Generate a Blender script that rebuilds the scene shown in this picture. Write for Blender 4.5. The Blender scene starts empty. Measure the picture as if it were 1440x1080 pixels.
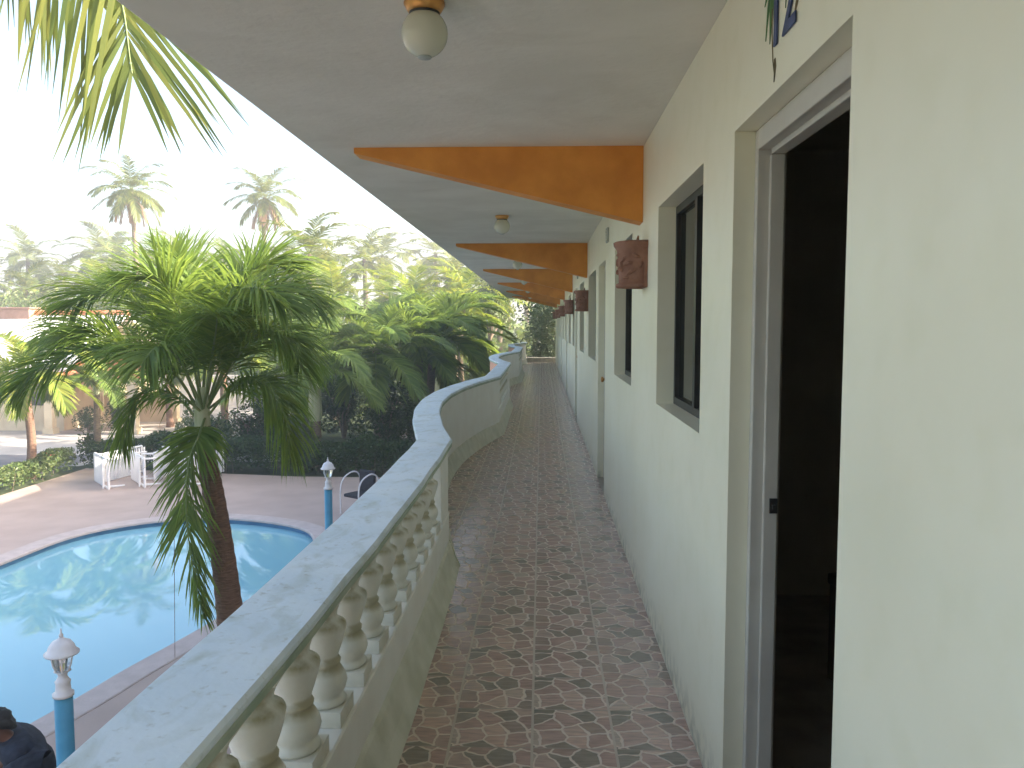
import bpy, bmesh, math, random
from mathutils import Vector, Matrix
R = math.radians
S = bpy.context.scene
col = S.collection

# ------------------------------------------------------------------ camera
EYE = Vector((0, 0, 1.55))
cam_d = bpy.data.cameras.new('camera'); cam = bpy.data.objects.new('camera', cam_d); col.objects.link(cam)
cam.location = EYE
cam.rotation_euler = (R(90 - 4.173), 0, R(2.010))
cam_d.sensor_width = 36; cam_d.lens = 29.125; cam_d.clip_start = .05; cam_d.clip_end = 2000
S.camera = cam
# ------------------------------------------------------------------ light
SUN_EL, SUN_AZ = 25.0, 88.0        # azimuth clockwise from +Y: low sun behind the building on the right
w = bpy.data.worlds.new('World'); S.world = w; w.use_nodes = True
nt = w.node_tree; nt.nodes.clear()
sky = nt.nodes.new('ShaderNodeTexSky'); sky.sky_type = 'NISHITA'; sky.sun_disc = False
sky.sun_elevation = R(SUN_EL); sky.sun_rotation = R(SUN_AZ); sky.air_density = 1.0; sky.dust_density = 4.5; sky.ozone_density = .6
bg = nt.nodes.new('ShaderNodeBackground'); bg.inputs[1].default_value = .15
ow = nt.nodes.new('ShaderNodeOutputWorld')
nt.links.new(sky.outputs[0], bg.inputs[0]); nt.links.new(bg.outputs[0], ow.inputs[0])
sun_d = bpy.data.lights.new('sun', 'SUN'); sun_d.energy = 5.0; sun_d.angle = R(.5); sun_d.color = (1, .9, .76)
sun = bpy.data.objects.new('sun', sun_d); col.objects.link(sun)
dirv = Vector((math.sin(R(SUN_AZ)) * math.cos(R(SUN_EL)), math.cos(R(SUN_AZ)) * math.cos(R(SUN_EL)), math.sin(R(SUN_EL))))
sun.rotation_euler = dirv.to_track_quat('Z', 'Y').to_euler()
S.view_settings.view_transform = 'Standard'; S.view_settings.look = 'None'
S.view_settings.exposure = 1.92; S.view_settings.gamma = 1
S.render.engine = 'CYCLES'
S.cycles.max_bounces = 8; S.cycles.diffuse_bounces = 5; S.cycles.volume_bounces = 1

# ------------------------------------------------------------------ helpers
def tag(o, label=None, cat=None, group=None, kind=None):
    if label: o['label'] = label
    if cat: o['category'] = cat
    if group: o['group'] = group
    if kind: o['kind'] = kind
    return o
def empty(name, loc, label=None, cat=None, group=None, rz=0):
    o = bpy.data.objects.new(name, None); col.objects.link(o); o.location = loc
    o.rotation_euler = (0, 0, rz); o.empty_display_size = .1
    return tag(o, label, cat, group)
def copy_tree(o, parent=None):
    c = o.copy(); col.objects.link(c); c.parent = parent
    for ch in list(o.children): copy_tree(ch, c)
    return c
CAMF = Vector((-math.sin(R(2.01)) * math.cos(R(4.173)), math.cos(R(2.01)) * math.cos(R(4.173)), -math.sin(R(4.173))))
CAMR = Vector((math.cos(R(2.01)), math.sin(R(2.01)), 0)); CAMU = CAMR.cross(CAMF)
def at(x, y, Y):
    """world point seen at photo pixel x, y at distance Y down the gallery"""
    d = CAMF + CAMR * ((x - 720) / 1165) + CAMU * ((540 - y) / 1165)
    return EYE + d * (Y / d.y)

class MB:
    def __init__(s): s.v = []; s.f = []; s.sm = []
    def face(s, pts, smooth=False):
        b = len(s.v); s.v += [tuple(p) for p in pts]; s.f.append(tuple(range(b, b + len(pts)))); s.sm.append(smooth)
    def grid(s, rows, smooth=True, closed=False):
        b = len(s.v); n = len(rows[0])
        for r in rows: s.v += [tuple(p) for p in r]
        for i in range(len(rows) - 1):
            for j in range(n if closed else n - 1):
                k = (j + 1) % n
                s.f.append((b + i*n + j, b + i*n + k, b + (i+1)*n + k, b + (i+1)*n + j)); s.sm.append(smooth)
        return b
    def box(s, x0, x1, y0, y1, z0, z1, M=None):
        P = [Vector((x, y, z)) for x in (x0, x1) for y in (y0, y1) for z in (z0, z1)]
        if M: P = [M @ p for p in P]
        b = len(s.v); s.v += [tuple(p) for p in P]
        for q in ((0,1,3,2),(4,6,7,5),(0,4,5,1),(2,3,7,6),(0,2,6,4),(1,5,7,3)):
            s.f.append(tuple(b + i for i in q)); s.sm.append(False)
    def lathe(s, prof, c=(0,0,0), n=20, smooth=True, M=None, a0=0, a1=2*math.pi):
        full = abs(a1 - a0 - 2*math.pi) < 1e-6
        rows = []
        for r, z in prof:
            row = []
            for i in range(n if full else n + 1):
                a = a0 + (a1 - a0) * i / n
                p = Vector((r*math.cos(a), r*math.sin(a), z))
                if M: p = M @ p
                row.append(p + Vector(c))
            rows.append(row)
        s.grid(rows, smooth, full)
    def tube(s, pts, rad, n=6, smooth=True, caps=True):
        pts = [Vector(p) for p in pts]
        if not isinstance(rad, (list, tuple)): rad = [rad]*len(pts)
        ref = None; rows = []
        for i, p in enumerate(pts):
            t = (pts[min(i+1, len(pts)-1)] - pts[max(i-1, 0)]).normalized()
            if ref is None:
                ref = Vector((0,0,1)) if abs(t.z) < .9 else Vector((1,0,0))
            u = (ref - t*ref.dot(t)).normalized(); v = t.cross(u); ref = u
            rows.append([p + (u*math.cos(2*math.pi*k/n) + v*math.sin(2*math.pi*k/n))*rad[i] for k in range(n)])
        s.grid(rows, smooth, True)
        if caps: s.face(rows[0][::-1]); s.face(rows[-1])
    def build(s, name, mat, parent=None, bevel=0):
        me = bpy.data.meshes.new(name); me.from_pydata(s.v, [], s.f); me.update()
        me.polygons.foreach_set('use_smooth', s.sm)
        o = bpy.data.objects.new(name, me); col.objects.link(o); me.materials.append(mat)
        if bevel:
            m = o.modifiers.new('bevel', 'BEVEL'); m.width = bevel; m.segments = 2; m.limit_method = 'ANGLE'
        if parent: o.parent = parent
        return o

# ------------------------------------------------------------------ materials
def mat(name):
    m = bpy.data.materials.new(name); m.use_nodes = True
    t = m.node_tree; p = t.nodes['Principled BSDF']
    return m, t, p
def noise_mix(t, c1, c2, scale, detail=4, lo=.35, hi=.65, coord='Object', stretch=None, dist=0):
    tc = t.nodes.new('ShaderNodeTexCoord'); n = t.nodes.new('ShaderNodeTexNoise')
    n.inputs['Scale'].default_value = scale; n.inputs['Detail'].default_value = detail; n.inputs['Distortion'].default_value = dist
    src = tc.outputs[coord]
    if stretch:
        mp = t.nodes.new('ShaderNodeMapping'); mp.inputs['Scale'].default_value = stretch
        t.links.new(src, mp.inputs[0]); src = mp.outputs[0]
    t.links.new(src, n.inputs['Vector'])
    r = t.nodes.new('ShaderNodeValToRGB'); r.color_ramp.elements[0].position = lo; r.color_ramp.elements[1].position = hi
    r.color_ramp.elements[0].color = (*c1, 1); r.color_ramp.elements[1].color = (*c2, 1)
    t.links.new(n.outputs[0], r.inputs[0])
    return r.outputs[0]
def mixc(t, a, b, fac, mode='MIX'):
    m = t.nodes.new('ShaderNodeMix'); m.data_type = 'RGBA'; m.blend_type = mode
    for sock, v in ((m.inputs[0], fac), (m.inputs[6], a), (m.inputs[7], b)):
        if hasattr(v, 'is_output'): t.links.new(v, sock)
        elif isinstance(v, (int, float)): sock.default_value = v
        else: sock.default_value = (*v, 1)
    return m.outputs[2]
def bump(t, p, scale, strength, dist=.01, detail=5):
    tc = t.nodes.new('ShaderNodeTexCoord'); n = t.nodes.new('ShaderNodeTexNoise')
    n.inputs['Scale'].default_value = scale; n.inputs['Detail'].default_value = detail
    t.links.new(tc.outputs['Object'], n.inputs['Vector'])
    b = t.nodes.new('ShaderNodeBump'); b.inputs['Strength'].default_value = strength; b.inputs['Distance'].default_value = dist
    t.links.new(n.outputs[0], b.inputs['Height']); t.links.new(b.outputs[0], p.inputs['Normal'])
def simple(name, c1, c2=None, rough=.6, scale=6, bs=30, bst=.15, metal=0, bd=.01, **k):
    m, t, p = mat(name); p.inputs['Roughness'].default_value = rough; p.inputs['Metallic'].default_value = metal
    t.links.new(noise_mix(t, c1, c2 or c1, scale, **k), p.inputs['Base Color'])
    if bst: bump(t, p, bs, bst, bd)
    return m
M = {}
# plaster wall: greener / yellower paint tone patches, trowel marks, scuffs near floor
m, t, p = mat('wall_paint'); p.inputs['Roughness'].default_value = .42
a = noise_mix(t, (.83,.79,.61), (.88,.85,.68), 1.3)
b = noise_mix(t, (.97,.97,.95), (1,1,1), 9, lo=.3, hi=.5)
c_ = mixc(t, a, b, 1.0, 'MULTIPLY')
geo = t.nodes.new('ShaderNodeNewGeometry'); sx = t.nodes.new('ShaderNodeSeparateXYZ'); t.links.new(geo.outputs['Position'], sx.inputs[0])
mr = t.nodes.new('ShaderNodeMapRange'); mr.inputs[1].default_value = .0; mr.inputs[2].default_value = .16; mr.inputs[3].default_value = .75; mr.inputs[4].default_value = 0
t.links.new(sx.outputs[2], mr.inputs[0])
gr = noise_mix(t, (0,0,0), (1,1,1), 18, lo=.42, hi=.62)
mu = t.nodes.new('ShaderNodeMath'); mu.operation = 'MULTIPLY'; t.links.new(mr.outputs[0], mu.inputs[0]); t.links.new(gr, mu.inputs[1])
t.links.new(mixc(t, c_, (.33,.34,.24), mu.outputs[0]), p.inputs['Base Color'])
rgh = noise_mix(t, (.38,.38,.38), (.48,.48,.48), 3.2, detail=6); t.links.new(rgh, p.inputs['Roughness'])
bump(t, p, 9, .28, .009, 6); M['wall'] = m
M['ceiling'] = simple('ceiling_paint', (.70,.67,.58), (.78,.75,.66), .8, 2.2, 26, .45, bd=.008)
t = M['ceiling'].node_tree; p = t.nodes['Principled BSDF']; old = p.inputs['Base Color'].links[0].from_socket
n_ = noise_mix(t, (0,0,0), (1,1,1), 1.7, detail=8, lo=.56, hi=.70, dist=1.2)
t.links.new(mixc(t, old, (.50,.46,.36), mixc(t, (0,0,0), (.25,.25,.25), n_)), p.inputs['Base Color'])
M['orange'] = simple('orange_beam_paint', (.66,.24,.03), (.82,.33,.05), .5, 4, 14, .35, detail=8)
M['parapet'] = simple('parapet_paint', (.82,.79,.71), (.87,.85,.78), .6, 5, 22, .15)
M['skirt'] = simple('green_grimy_mortar', (.58,.57,.44), (.72,.70,.58), .75, 7, 18, .25)
M['peach'] = simple('peach_outer_paint', (.75,.36,.22), (.82,.45,.30), .7, 3)
# cap: whitish paint with algae blotches
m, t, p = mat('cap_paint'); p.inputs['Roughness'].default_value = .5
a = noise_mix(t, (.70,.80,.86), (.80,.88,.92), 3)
blo = noise_mix(t, (0,0,0), (1,1,1), 7.5, detail=8, lo=.50, hi=.72, stretch=(1.6,.8,1), dist=.8)
c_ = mixc(t, a, (.42,.47,.38), mixc(t, (0,0,0), (.55,.55,.55), blo))
sp = noise_mix(t, (0,0,0), (1,1,1), 42, detail=6, lo=.60, hi=.75)
c_ = mixc(t, c_, (.40,.42,.36), mixc(t, (0,0,0), (.6,.6,.6), sp))
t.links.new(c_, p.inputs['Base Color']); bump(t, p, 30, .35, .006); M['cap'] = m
M['cap_edge'] = simple('algae_cap_edge', (.30,.38,.27), (.48,.53,.42), .65, 6, 28, .4)
# baluster concrete with rusty-green grime
m, t, p = mat('baluster_paint'); p.inputs['Roughness'].default_value = .6
a = noise_mix(t, (.72,.70,.60), (.84,.82,.74), 9)
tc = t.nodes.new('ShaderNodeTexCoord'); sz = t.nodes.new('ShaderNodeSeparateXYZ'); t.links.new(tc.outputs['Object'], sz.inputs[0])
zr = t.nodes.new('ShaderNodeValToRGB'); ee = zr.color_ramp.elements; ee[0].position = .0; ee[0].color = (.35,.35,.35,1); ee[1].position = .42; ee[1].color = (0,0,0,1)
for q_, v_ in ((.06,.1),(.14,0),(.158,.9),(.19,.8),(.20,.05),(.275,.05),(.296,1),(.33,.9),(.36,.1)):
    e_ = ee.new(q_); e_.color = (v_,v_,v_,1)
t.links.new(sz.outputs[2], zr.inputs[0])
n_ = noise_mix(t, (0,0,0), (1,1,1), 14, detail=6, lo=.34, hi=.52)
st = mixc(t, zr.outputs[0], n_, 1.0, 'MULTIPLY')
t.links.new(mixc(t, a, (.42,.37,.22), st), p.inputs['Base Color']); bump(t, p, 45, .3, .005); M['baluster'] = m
# floor: crazy paving print repeated on 30.5 cm tiles
def floor_mat():
    m, t, p = mat('crazy_paving_tile'); N = t.nodes; L = t.links
    tc = N.new('ShaderNodeTexCoord'); mp = N.new('ShaderNodeMapping')
    mp.inputs['Location'].default_value = (.0295/.305, .12/.305, 0); mp.inputs['Scale'].default_value = (1/.305, 1/.305, 0)
    L.new(tc.outputs['Object'], mp.inputs[0])
    fr = N.new('ShaderNodeVectorMath'); fr.operation = 'FRACTION'; L.new(mp.outputs[0], fr.inputs[0])
    fl = N.new('ShaderNodeVectorMath'); fl.operation = 'FLOOR'; L.new(mp.outputs[0], fl.inputs[0])
    wn = N.new('ShaderNodeTexWhiteNoise'); wn.noise_dimensions = '3D'; L.new(fl.outputs[0], wn.inputs[0])
    # three prints of the tile
    sn = N.new('ShaderNodeMath'); sn.operation = 'MULTIPLY'; sn.inputs[1].default_value = 2.99; L.new(wn.outputs[0], sn.inputs[0])
    sf = N.new('ShaderNodeMath'); sf.operation = 'FLOOR'; L.new(sn.outputs[0], sf.inputs[0])
    sk = N.new('ShaderNodeMath'); sk.operation = 'MULTIPLY'; sk.inputs[1].default_value = 7.3; L.new(sf.outputs[0], sk.inputs[0])
    ad = N.new('ShaderNodeVectorMath'); ad.operation = 'ADD'; L.new(fr.outputs[0], ad.inputs[0]); L.new(sk.outputs[0], ad.inputs[1])
    nz = N.new('ShaderNodeTexNoise'); nz.inputs['Scale'].default_value = 4; L.new(ad.outputs[0], nz.inputs[0])
    mm = N.new('ShaderNodeVectorMath'); mm.operation = 'MULTIPLY_ADD'; L.new(nz.outputs['Color'], mm.inputs[0]); mm.inputs[1].default_value = (.14,.14,0); L.new(ad.outputs[0], mm.inputs[2])
    def voro(feature):
        v = N.new('ShaderNodeTexVoronoi'); v.voronoi_dimensions = '2D'; v.feature = feature; v.inputs['Scale'].default_value = 3.4; v.inputs['Randomness'].default_value = .95
        L.new(mm.outputs[0], v.inputs['Vector']); return v
    ve = voro('DISTANCE_TO_EDGE'); vc = voro('F1')
    sep = N.new('ShaderNodeSeparateColor'); L.new(vc.outputs['Color'], sep.inputs[0])
    cr = N.new('ShaderNodeValToRGB'); e = cr.color_ramp.elements
    e[0].position = 0; e[0].color = (.27,.25,.21,1); e[1].position = 1; e[1].color = (.64,.46,.40,1)
    for pos, c in ((.2,(.34,.30,.26)),(.42,(.48,.34,.30)),(.62,(.53,.38,.34)),(.8,(.55,.47,.41))):
        q = e.new(pos); q.color = (*c, 1)
    L.new(sep.outputs[0], cr.inputs[0])
    dn = noise_mix(t, (.72,.70,.68), (1.2,1.15,1.1), 22, detail=6, lo=.3, hi=.7, stretch=(.6,3,1))
    stone = mixc(t, cr.outputs[0], dn, 1.0, 'MULTIPLY')
    er = N.new('ShaderNodeMapRange'); er.inputs[1].default_value = .035; er.inputs[2].default_value = .065; er.inputs[3].default_value = 1; er.inputs[4].default_value = 0
    L.new(ve.outputs['Distance'], er.inputs[0])
    c1 = mixc(t, stone, (.76,.64,.55), er.outputs[0])
    # tile joints: light along the gallery, faint across
    sx = N.new('ShaderNodeSeparateXYZ'); L.new(fr.outputs[0], sx.inputs[0])
    def joint(out, wd):
        pp = N.new('ShaderNodeMath'); pp.operation = 'PINGPONG'; pp.inputs[1].default_value = .5; L.new(out, pp.inputs[0])
        a = N.new('ShaderNodeMath'); a.operation = 'LESS_THAN'; a.inputs[1].default_value = wd; L.new(pp.outputs[0], a.inputs[0]); return a.outputs[0]
    jx = joint(sx.outputs[0], .016); jy = joint(sx.outputs[1], .010)
    c2 = mixc(t, c1, (.34,.28,.23), jy); c3 = mixc(t, c2, (.56,.48,.41), jx)
    L.new(c3, p.inputs['Base Color'])
    mx = N.new('ShaderNodeMath'); mx.operation = 'MAXIMUM'; L.new(jx, mx.inputs[0]); L.new(jy, mx.inputs[1])
    bp = N.new('ShaderNodeBump'); bp.invert = True; bp.inputs['Strength'].default_value = .5; bp.inputs['Distance'].default_value = .003
    ax = N.new('ShaderNodeMath'); ax.operation = 'MAXIMUM'; L.new(mx.outputs[0], ax.inputs[0]); L.new(er.outputs[0], ax.inputs[1])
    L.new(ax.outputs[0], bp.inputs['Height']); L.new(bp.outputs[0], p.inputs['Normal'])
    rr = N.new('ShaderNodeMapRange'); rr.inputs[3].default_value = .24; rr.inputs[4].default_value = .6; L.new(ax.outputs[0], rr.inputs[0]); L.new(rr.outputs[0], p.inputs['Roughness'])
    return m
M['floor'] = floor_mat()
M['dark_metal'] = simple('black_window_frame', (.015,.015,.016), (.03,.03,.03), .4, 8, bst=0)
m, t, p = mat('window_glass'); p.inputs['Base Color'].default_value = (.03,.035,.03,1); p.inputs['Roughness'].default_value = .05
p.inputs['Transmission Weight'].default_value = .55; p.inputs['IOR'].default_value = 1.5; M['glass'] = m
M['door_frame'] = simple('grey_white_door_frame', (.52,.49,.43), (.60,.57,.50), .45, 5)
M['door_panel'] = simple('grey_green_door', (.34,.38,.35), (.42,.45,.42), .5, 3)
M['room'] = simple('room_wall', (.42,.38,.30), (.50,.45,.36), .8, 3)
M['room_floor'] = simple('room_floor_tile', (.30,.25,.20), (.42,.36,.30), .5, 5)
M['curtain'] = simple('dull_curtain', (.35,.33,.25), (.45,.43,.33), .8, 3, stretch=(1,12,.3))
M['dark_wood'] = simple('dark_wood', (.03,.018,.012), (.06,.035,.02), .5, 6)
M['terracotta'] = simple('terracotta_clay', (.22,.10,.06), (.33,.165,.11), .8, 12, 40, .5)
m, t, p = mat('opal_glass'); p.inputs['Base Color'].default_value = (.62,.62,.50,1); p.inputs['Roughness'].default_value = .12
p.inputs['Subsurface Weight'].default_value = .0; M['opal'] = m
M['brass'] = simple('orange_brass', (.55,.25,.06), (.62,.32,.10), .3, 5, metal=.6, bst=0)
M['blue_paint'] = simple('blue_post_paint', (.05,.26,.42), (.08,.33,.50), .45, 5)
M['white_metal'] = simple('white_painted_metal', (.70,.68,.70), (.80,.78,.80), .4, 8, bst=.05)
m, t, p = mat('clear_lantern_glass'); p.inputs['Base Color'].default_value = (.75,.8,.8,1); p.inputs['Roughness'].default_value = .1
p.inputs['Transmission Weight'].default_value = .9; M['lglass'] = m
M['plastic'] = simple('white_plastic', (.78,.78,.80), (.84,.84,.85), .4, 4, bst=.05)
M['black_fabric'] = simple('black_fabric', (.012,.013,.018), (.03,.03,.04), .8, 20)
M['shirt'] = simple('navy_shirt_cloth', (.008,.012,.025), (.02,.028,.05), .85, 20, 60, .3)
M['skin'] = simple('brown_skin', (.16,.07,.045), (.22,.10,.065), .5, 8, 60, .05)
M['hair'] = simple('black_hair', (.008,.008,.009), (.02,.02,.022), .5, 30, 90, .6)
M['denim'] = simple('denim_cloth', (.03,.05,.10), (.05,.08,.15), .85, 20)
M['digit'] = simple('blue_number_paint', (.04,.06,.14), (.07,.10,.22), .6, 20, bst=0)
M['leafpaint'] = simple('green_painted_leaf', (.04,.12,.03), (.09,.20,.05), .6, 20, bst=0)
M['stempaint'] = simple('brown_painted_stem', (.10,.075,.02), (.17,.12,.04), .6, 20, bst=0)
# outdoors
def leaf_mat(name, cols, trans=.35, rough=.55):
    m, t, p = mat(name); N = t.nodes; L = t.links
    g = N.new('ShaderNodeNewGeometry'); cr = N.new('ShaderNodeValToRGB'); e = cr.color_ramp.elements
    e[0].color = (*cols[0], 1); e[1].color = (*cols[-1], 1)
    for i, c in enumerate(cols[1:-1]):
        q = e.new((i + 1) / (len(cols) - 1)); q.color = (*c, 1)
    L.new(g.outputs['Random Per Island'], cr.inputs[0]); L.new(cr.outputs[0], p.inputs['Base Color'])
    p.inputs['Roughness'].default_value = rough
    tr = N.new('ShaderNodeBsdfTranslucent'); hs = N.new('ShaderNodeHueSaturation'); hs.inputs['Value'].default_value = 1.5; hs.inputs['Hue'].default_value = .485
    L.new(cr.outputs[0], hs.inputs['Color']); L.new(hs.outputs[0], tr.inputs[0])
    mx = N.new('ShaderNodeMixShader'); mx.inputs[0].default_value = trans
    L.new(p.outputs[0], mx.inputs[1]); L.new(tr.outputs[0], mx.inputs[2]); L.new(mx.outputs[0], N['Material Output'].inputs[0])
    return m
M['leaf'] = leaf_mat('palm_leaf', [(.10,.17,.03), (.13,.21,.035), (.20,.28,.05), (.11,.18,.03)], .48)
M['leaf_bright'] = leaf_mat('yellow_green_palm_leaf', [(.13,.20,.02), (.20,.27,.03), (.28,.30,.04), (.11,.19,.02)], .45)
M['leaf_dull'] = leaf_mat('coconut_leaf', [(.09,.13,.03), (.13,.17,.035), (.19,.20,.04), (.08,.12,.03)], .4)
M['leaf_dead'] = leaf_mat('dead_palm_leaf', [(.22,.12,.06), (.28,.17,.09), (.18,.10,.06)], .2, .7)
M['shrub'] = leaf_mat('shrub_leaf', [(.02,.045,.012), (.03,.07,.015), (.05,.10,.02), (.025,.055,.012)], .25)
M['shrub_light'] = leaf_mat('light_shrub_leaf', [(.09,.14,.04), (.13,.19,.05), (.08,.12,.035), (.19,.22,.07)], .3)
M['feather'] = leaf_mat('pale_feathery_leaf', [(.10,.14,.07), (.15,.19,.11), (.09,.12,.06)], .3)
M['flower'] = simple('red_flower', (.6,.03,.02), (.75,.08,.04), .5, 9, bst=0)
M['trunk'] = simple('palm_bark', (.12,.085,.06), (.26,.20,.15), .9, 10, 40, .9, bd=.02, stretch=(1,1,9))
M['trunk_red'] = simple('reddish_brown_palm_bark', (.15,.085,.055), (.27,.16,.11), .9, 10, 40, .9, bd=.02, stretch=(1,1,9))
M['crownshaft'] = simple('grey_green_crownshaft', (.36,.40,.22), (.52,.52,.34), .5, 3, 12, .2, stretch=(3,3,.6))
M['rachis'] = simple('leaf_stalk', (.14,.20,.06), (.22,.26,.10), .5, 6, bst=0)
M['grass'] = simple('grass_ground', (.03,.05,.015), (.07,.09,.03), .9, 1.2, 30, .8, bd=.04)
M['dirt'] = simple('planting_soil', (.05,.04,.03), (.10,.08,.055), .95, 3, 20, .8)
M['deck'] = simple('pink_pool_deck', (.42,.32,.275), (.49,.38,.33), .7, 1.1, 24, .25)
M['coping'] = simple('pool_coping', (.48,.40,.37), (.56,.47,.44), .65, 5, 30, .4)
M['pavement'] = simple('pale_driveway_concrete', (.40,.37,.33), (.50,.46,.42), .8, .8, 20, .3)
M['asphalt'] = simple('grey_driveway', (.16,.15,.16), (.22,.21,.21), .9, 1, 40, .4)
M['pool_wall'] = simple('pool_blue_paint', (.05,.16,.30), (.08,.22,.38), .5, 3)
m, t, p = mat('pool_water'); p.inputs['Base Color'].default_value = (.26,.54,.64,1); p.inputs['Roughness'].default_value = .015; p.inputs['IOR'].default_value = 1.45
bump(t, p, 1.3, .05, .008, 1); M['water'] = m
M['roof_white'] = simple('white_roof_sheet', (.78,.75,.70), (.85,.82,.78), .6, 1, bst=.1)
M['rtile'] = simple('orange_roof_tile', (.60,.18,.07), (.72,.27,.12), .7, 5, 30, .5)
M['cream'] = simple('cream_render', (.62,.50,.34), (.72,.60,.42), .8, 2)
M['brownbox'] = simple('brown_tank', (.26,.15,.11), (.34,.20,.15), .7, 4)
M['stone'] = simple('grey_stone_block', (.28,.27,.24), (.40,.38,.34), .9, 8, 20, .6)

# ------------------------------------------------------------------ setting: ground, pool
G = -2.8
def sheet(name, pts, z, m, kind='structure', thick=0):
    b = MB(); b.face([(x, y, z) for x, y in pts])
    return tag(b.build(name, m), kind=kind)
def cr_closed(P, k=8):
    out = []; n = len(P)
    for i in range(n):
        p0, p1, p2, p3 = [Vector(P[(i + j - 1) % n]) for j in range(4)]
        for q in range(k):
            u = q / k
            out.append(.5*((2*p1) + (p2-p0)*u + (2*p0-5*p1+4*p2-p3)*u*u + (3*p1-p0-3*p2+p3)*u**3))
    return out
pool_pts = cr_closed([(-5.45,8.85),(-5.2,10.0),(-4.82,11.5),(-4.45,13.6),(-4.4,15.5),(-4.85,16.95),(-5.9,17.75),(-7.35,18.1),(-8.72,17.6),(-9.6,16.4),(-9.85,14.3),(-10.1,11.8),(-10.6,9),(-10.6,6),(-9.2,3.8),(-7.4,4.2),(-6.2,6.2)])
def ring_sheet(name, outer, inner, z, m, kind='structure'):
    bm = bmesh.new(); es = []
    for loop in (outer, inner):
        vs = [bm.verts.new((p[0], p[1], z)) for p in loop]
        es += [bm.edges.new((vs[i], vs[(i+1) % len(vs)])) for i in range(len(vs))]
    bmesh.ops.triangle_fill(bm, use_beauty=True, use_dissolve=False, edges=es)
    for f in bm.faces:
        if f.normal.z < 0: f.normal_flip()
    me = bpy.data.meshes.new(name); bm.to_mesh(me); bm.free(); me.materials.append(m)
    o = bpy.data.objects.new(name, me); col.objects.link(o); return tag(o, kind=kind)
def offset_loop(P, d):
    out = []; n = len(P)
    for i in range(n):
        t_ = (P[(i+1) % n] - P[i-1]).normalized(); out.append(P[i] + Vector((t_.y, -t_.x))*d)
    return out
cop_out = offset_loop(pool_pts, .375)
if (cop_out[8] - Vector((-7.5, 11))).length < (pool_pts[8] - Vector((-7.5, 11))).length: cop_out = offset_loop(pool_pts, -.375)
ring_sheet('ground', [(-320,-60),(320,-60),(320,330),(-320,330)], [(-13.6,-5.9),(-1.6,-5.9),(-1.6,22.9),(-13.6,22.9)], G-.06, M['grass'])
deck_out = [(-13.7,-6),(-1.5,-6),(-1.5,23.0),(-7,23.15),(-13.7,24.3)]
ring_sheet('pool_deck', deck_out, cop_out, G, M['deck'])
b = MB()
zi = [G-.10, G+.025, G+.03, G+.03, G-.02]
outer1 = offset_loop(pool_pts, .0)
for i in range(len(pool_pts)):
    pass
sgn = 1 if (cop_out[8]-pool_pts[8]).dot(offset_loop(pool_pts,.42)[8]-pool_pts[8]) > 0 else -1
rows = []
for d, z in ((-.03, G-.04), (-.03, G+.0), (0, G+.014), (.36, G+.014), (.38, G+.006), (.38, G-.02)):
    L_ = offset_loop(pool_pts, d*sgn); rows.append([(q.x, q.y, z) for q in L_])
b.grid(rows, False, True); o = b.build('pool_coping', M['coping']); tag(o, kind='structure')
b = MB(); L_ = offset_loop(pool_pts, .02*sgn)
b.grid([[(q.x, q.y, G-.02) for q in L_], [(q.x, q.y, G-1.5) for q in L_]], False, True)
b.face([(q.x, q.y, G-1.5) for q in L_]); tag(b.build('pool_basin', M['pool_wall']), kind='structure')
b = MB(); b.face([(q.x, q.y, G-.13) for q in L_]); tag(b.build('pool_water', M['water']), kind='structure')
sheet('driveway', [(-60,24.9),(-14.3,24.9),(-13.9,25.6),(-5,26.2),(-5,27.5),(-12,33),(-12.5,60),(-60,60)], G-.052, M['pavement'])
sheet('parking_lane', [(-60,13),(-14.6,13),(-14.6,27.0),(-60,27.0)], G-.048, M['asphalt'])
sheet('garden_path', [(-5.6,31.5),(-1.2,31.5),(-1.2,34.5),(-5.6,34.5)], G-.046, M['deck'])

# ------------------------------------------------------------------ the motel building
WX = .57; BY0, BY1 = -2.2, 33.0
bld = empty('motel_building', (WX, 15, G), 'long two storey white motel with orange beams under its gallery roof', 'building')
def under(o, par):                       # keep world placement while parenting
    o.parent = par; o.matrix_parent_inverse = Matrix.Translation(par.location).inverted(); return o
doors = [(1.585,2.515),(7.43,8.30),(13.1,13.9),(18.1,18.9),(23.0,23.8),(28.0,28.8)]
wins = [(2.985,4.11),(5.26,6.48),(8.70,10.05),(11.1,12.3),(14.2,15.0),(16.0,17.2),(19.2,20.0),(21.0,22.1),(24.1,24.9),(26.0,27.1)]
Yc = sorted({BY0, BY1, *[v for d in doors for v in d], *[v for q in wins for v in q]})
Zc = [0, 1.155, 2.115, 2.54]
def openc(y, z):
    if any(a < y < c for a, c in doors) and z < 2.115: return True
    return any(a < y < c for a, c in wins) and 1.155 < z < 2.115
b = MB(); X0, X1 = WX, WX + .15
for i in range(len(Yc)-1):
    for j in range(3):
        y0, y1, z0, z1 = Yc[i], Yc[i+1], Zc[j], Zc[j+1]
        if openc((y0+y1)/2, (z0+z1)/2):
            for (yy, side) in ((y0, -1), (y1, 1)):
                if not openc(yy + side*.01, (z0+z1)/2): b.face([(X0,yy,z0),(X1,yy,z0),(X1,yy,z1),(X0,yy,z1)])
            if j < 2 and not openc((y0+y1)/2, z1+.01): b.face([(X0,y0,z1),(X0,y1,z1),(X1,y1,z1),(X1,y0,z1)])
            if j > 0 and not openc((y0+y1)/2, z0-.01): b.face([(X0,y0,z0),(X0,y1,z0),(X1,y1,z0),(X1,y0,z0)])
            continue
        b.face([(X0,y0,z0),(X0,y1,z0),(X0,y1,z1),(X0,y0,z1)])
        b.face([(X1,y0,z0),(X1,y0,z1),(X1,y1,z1),(X1,y1,z0)])
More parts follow.
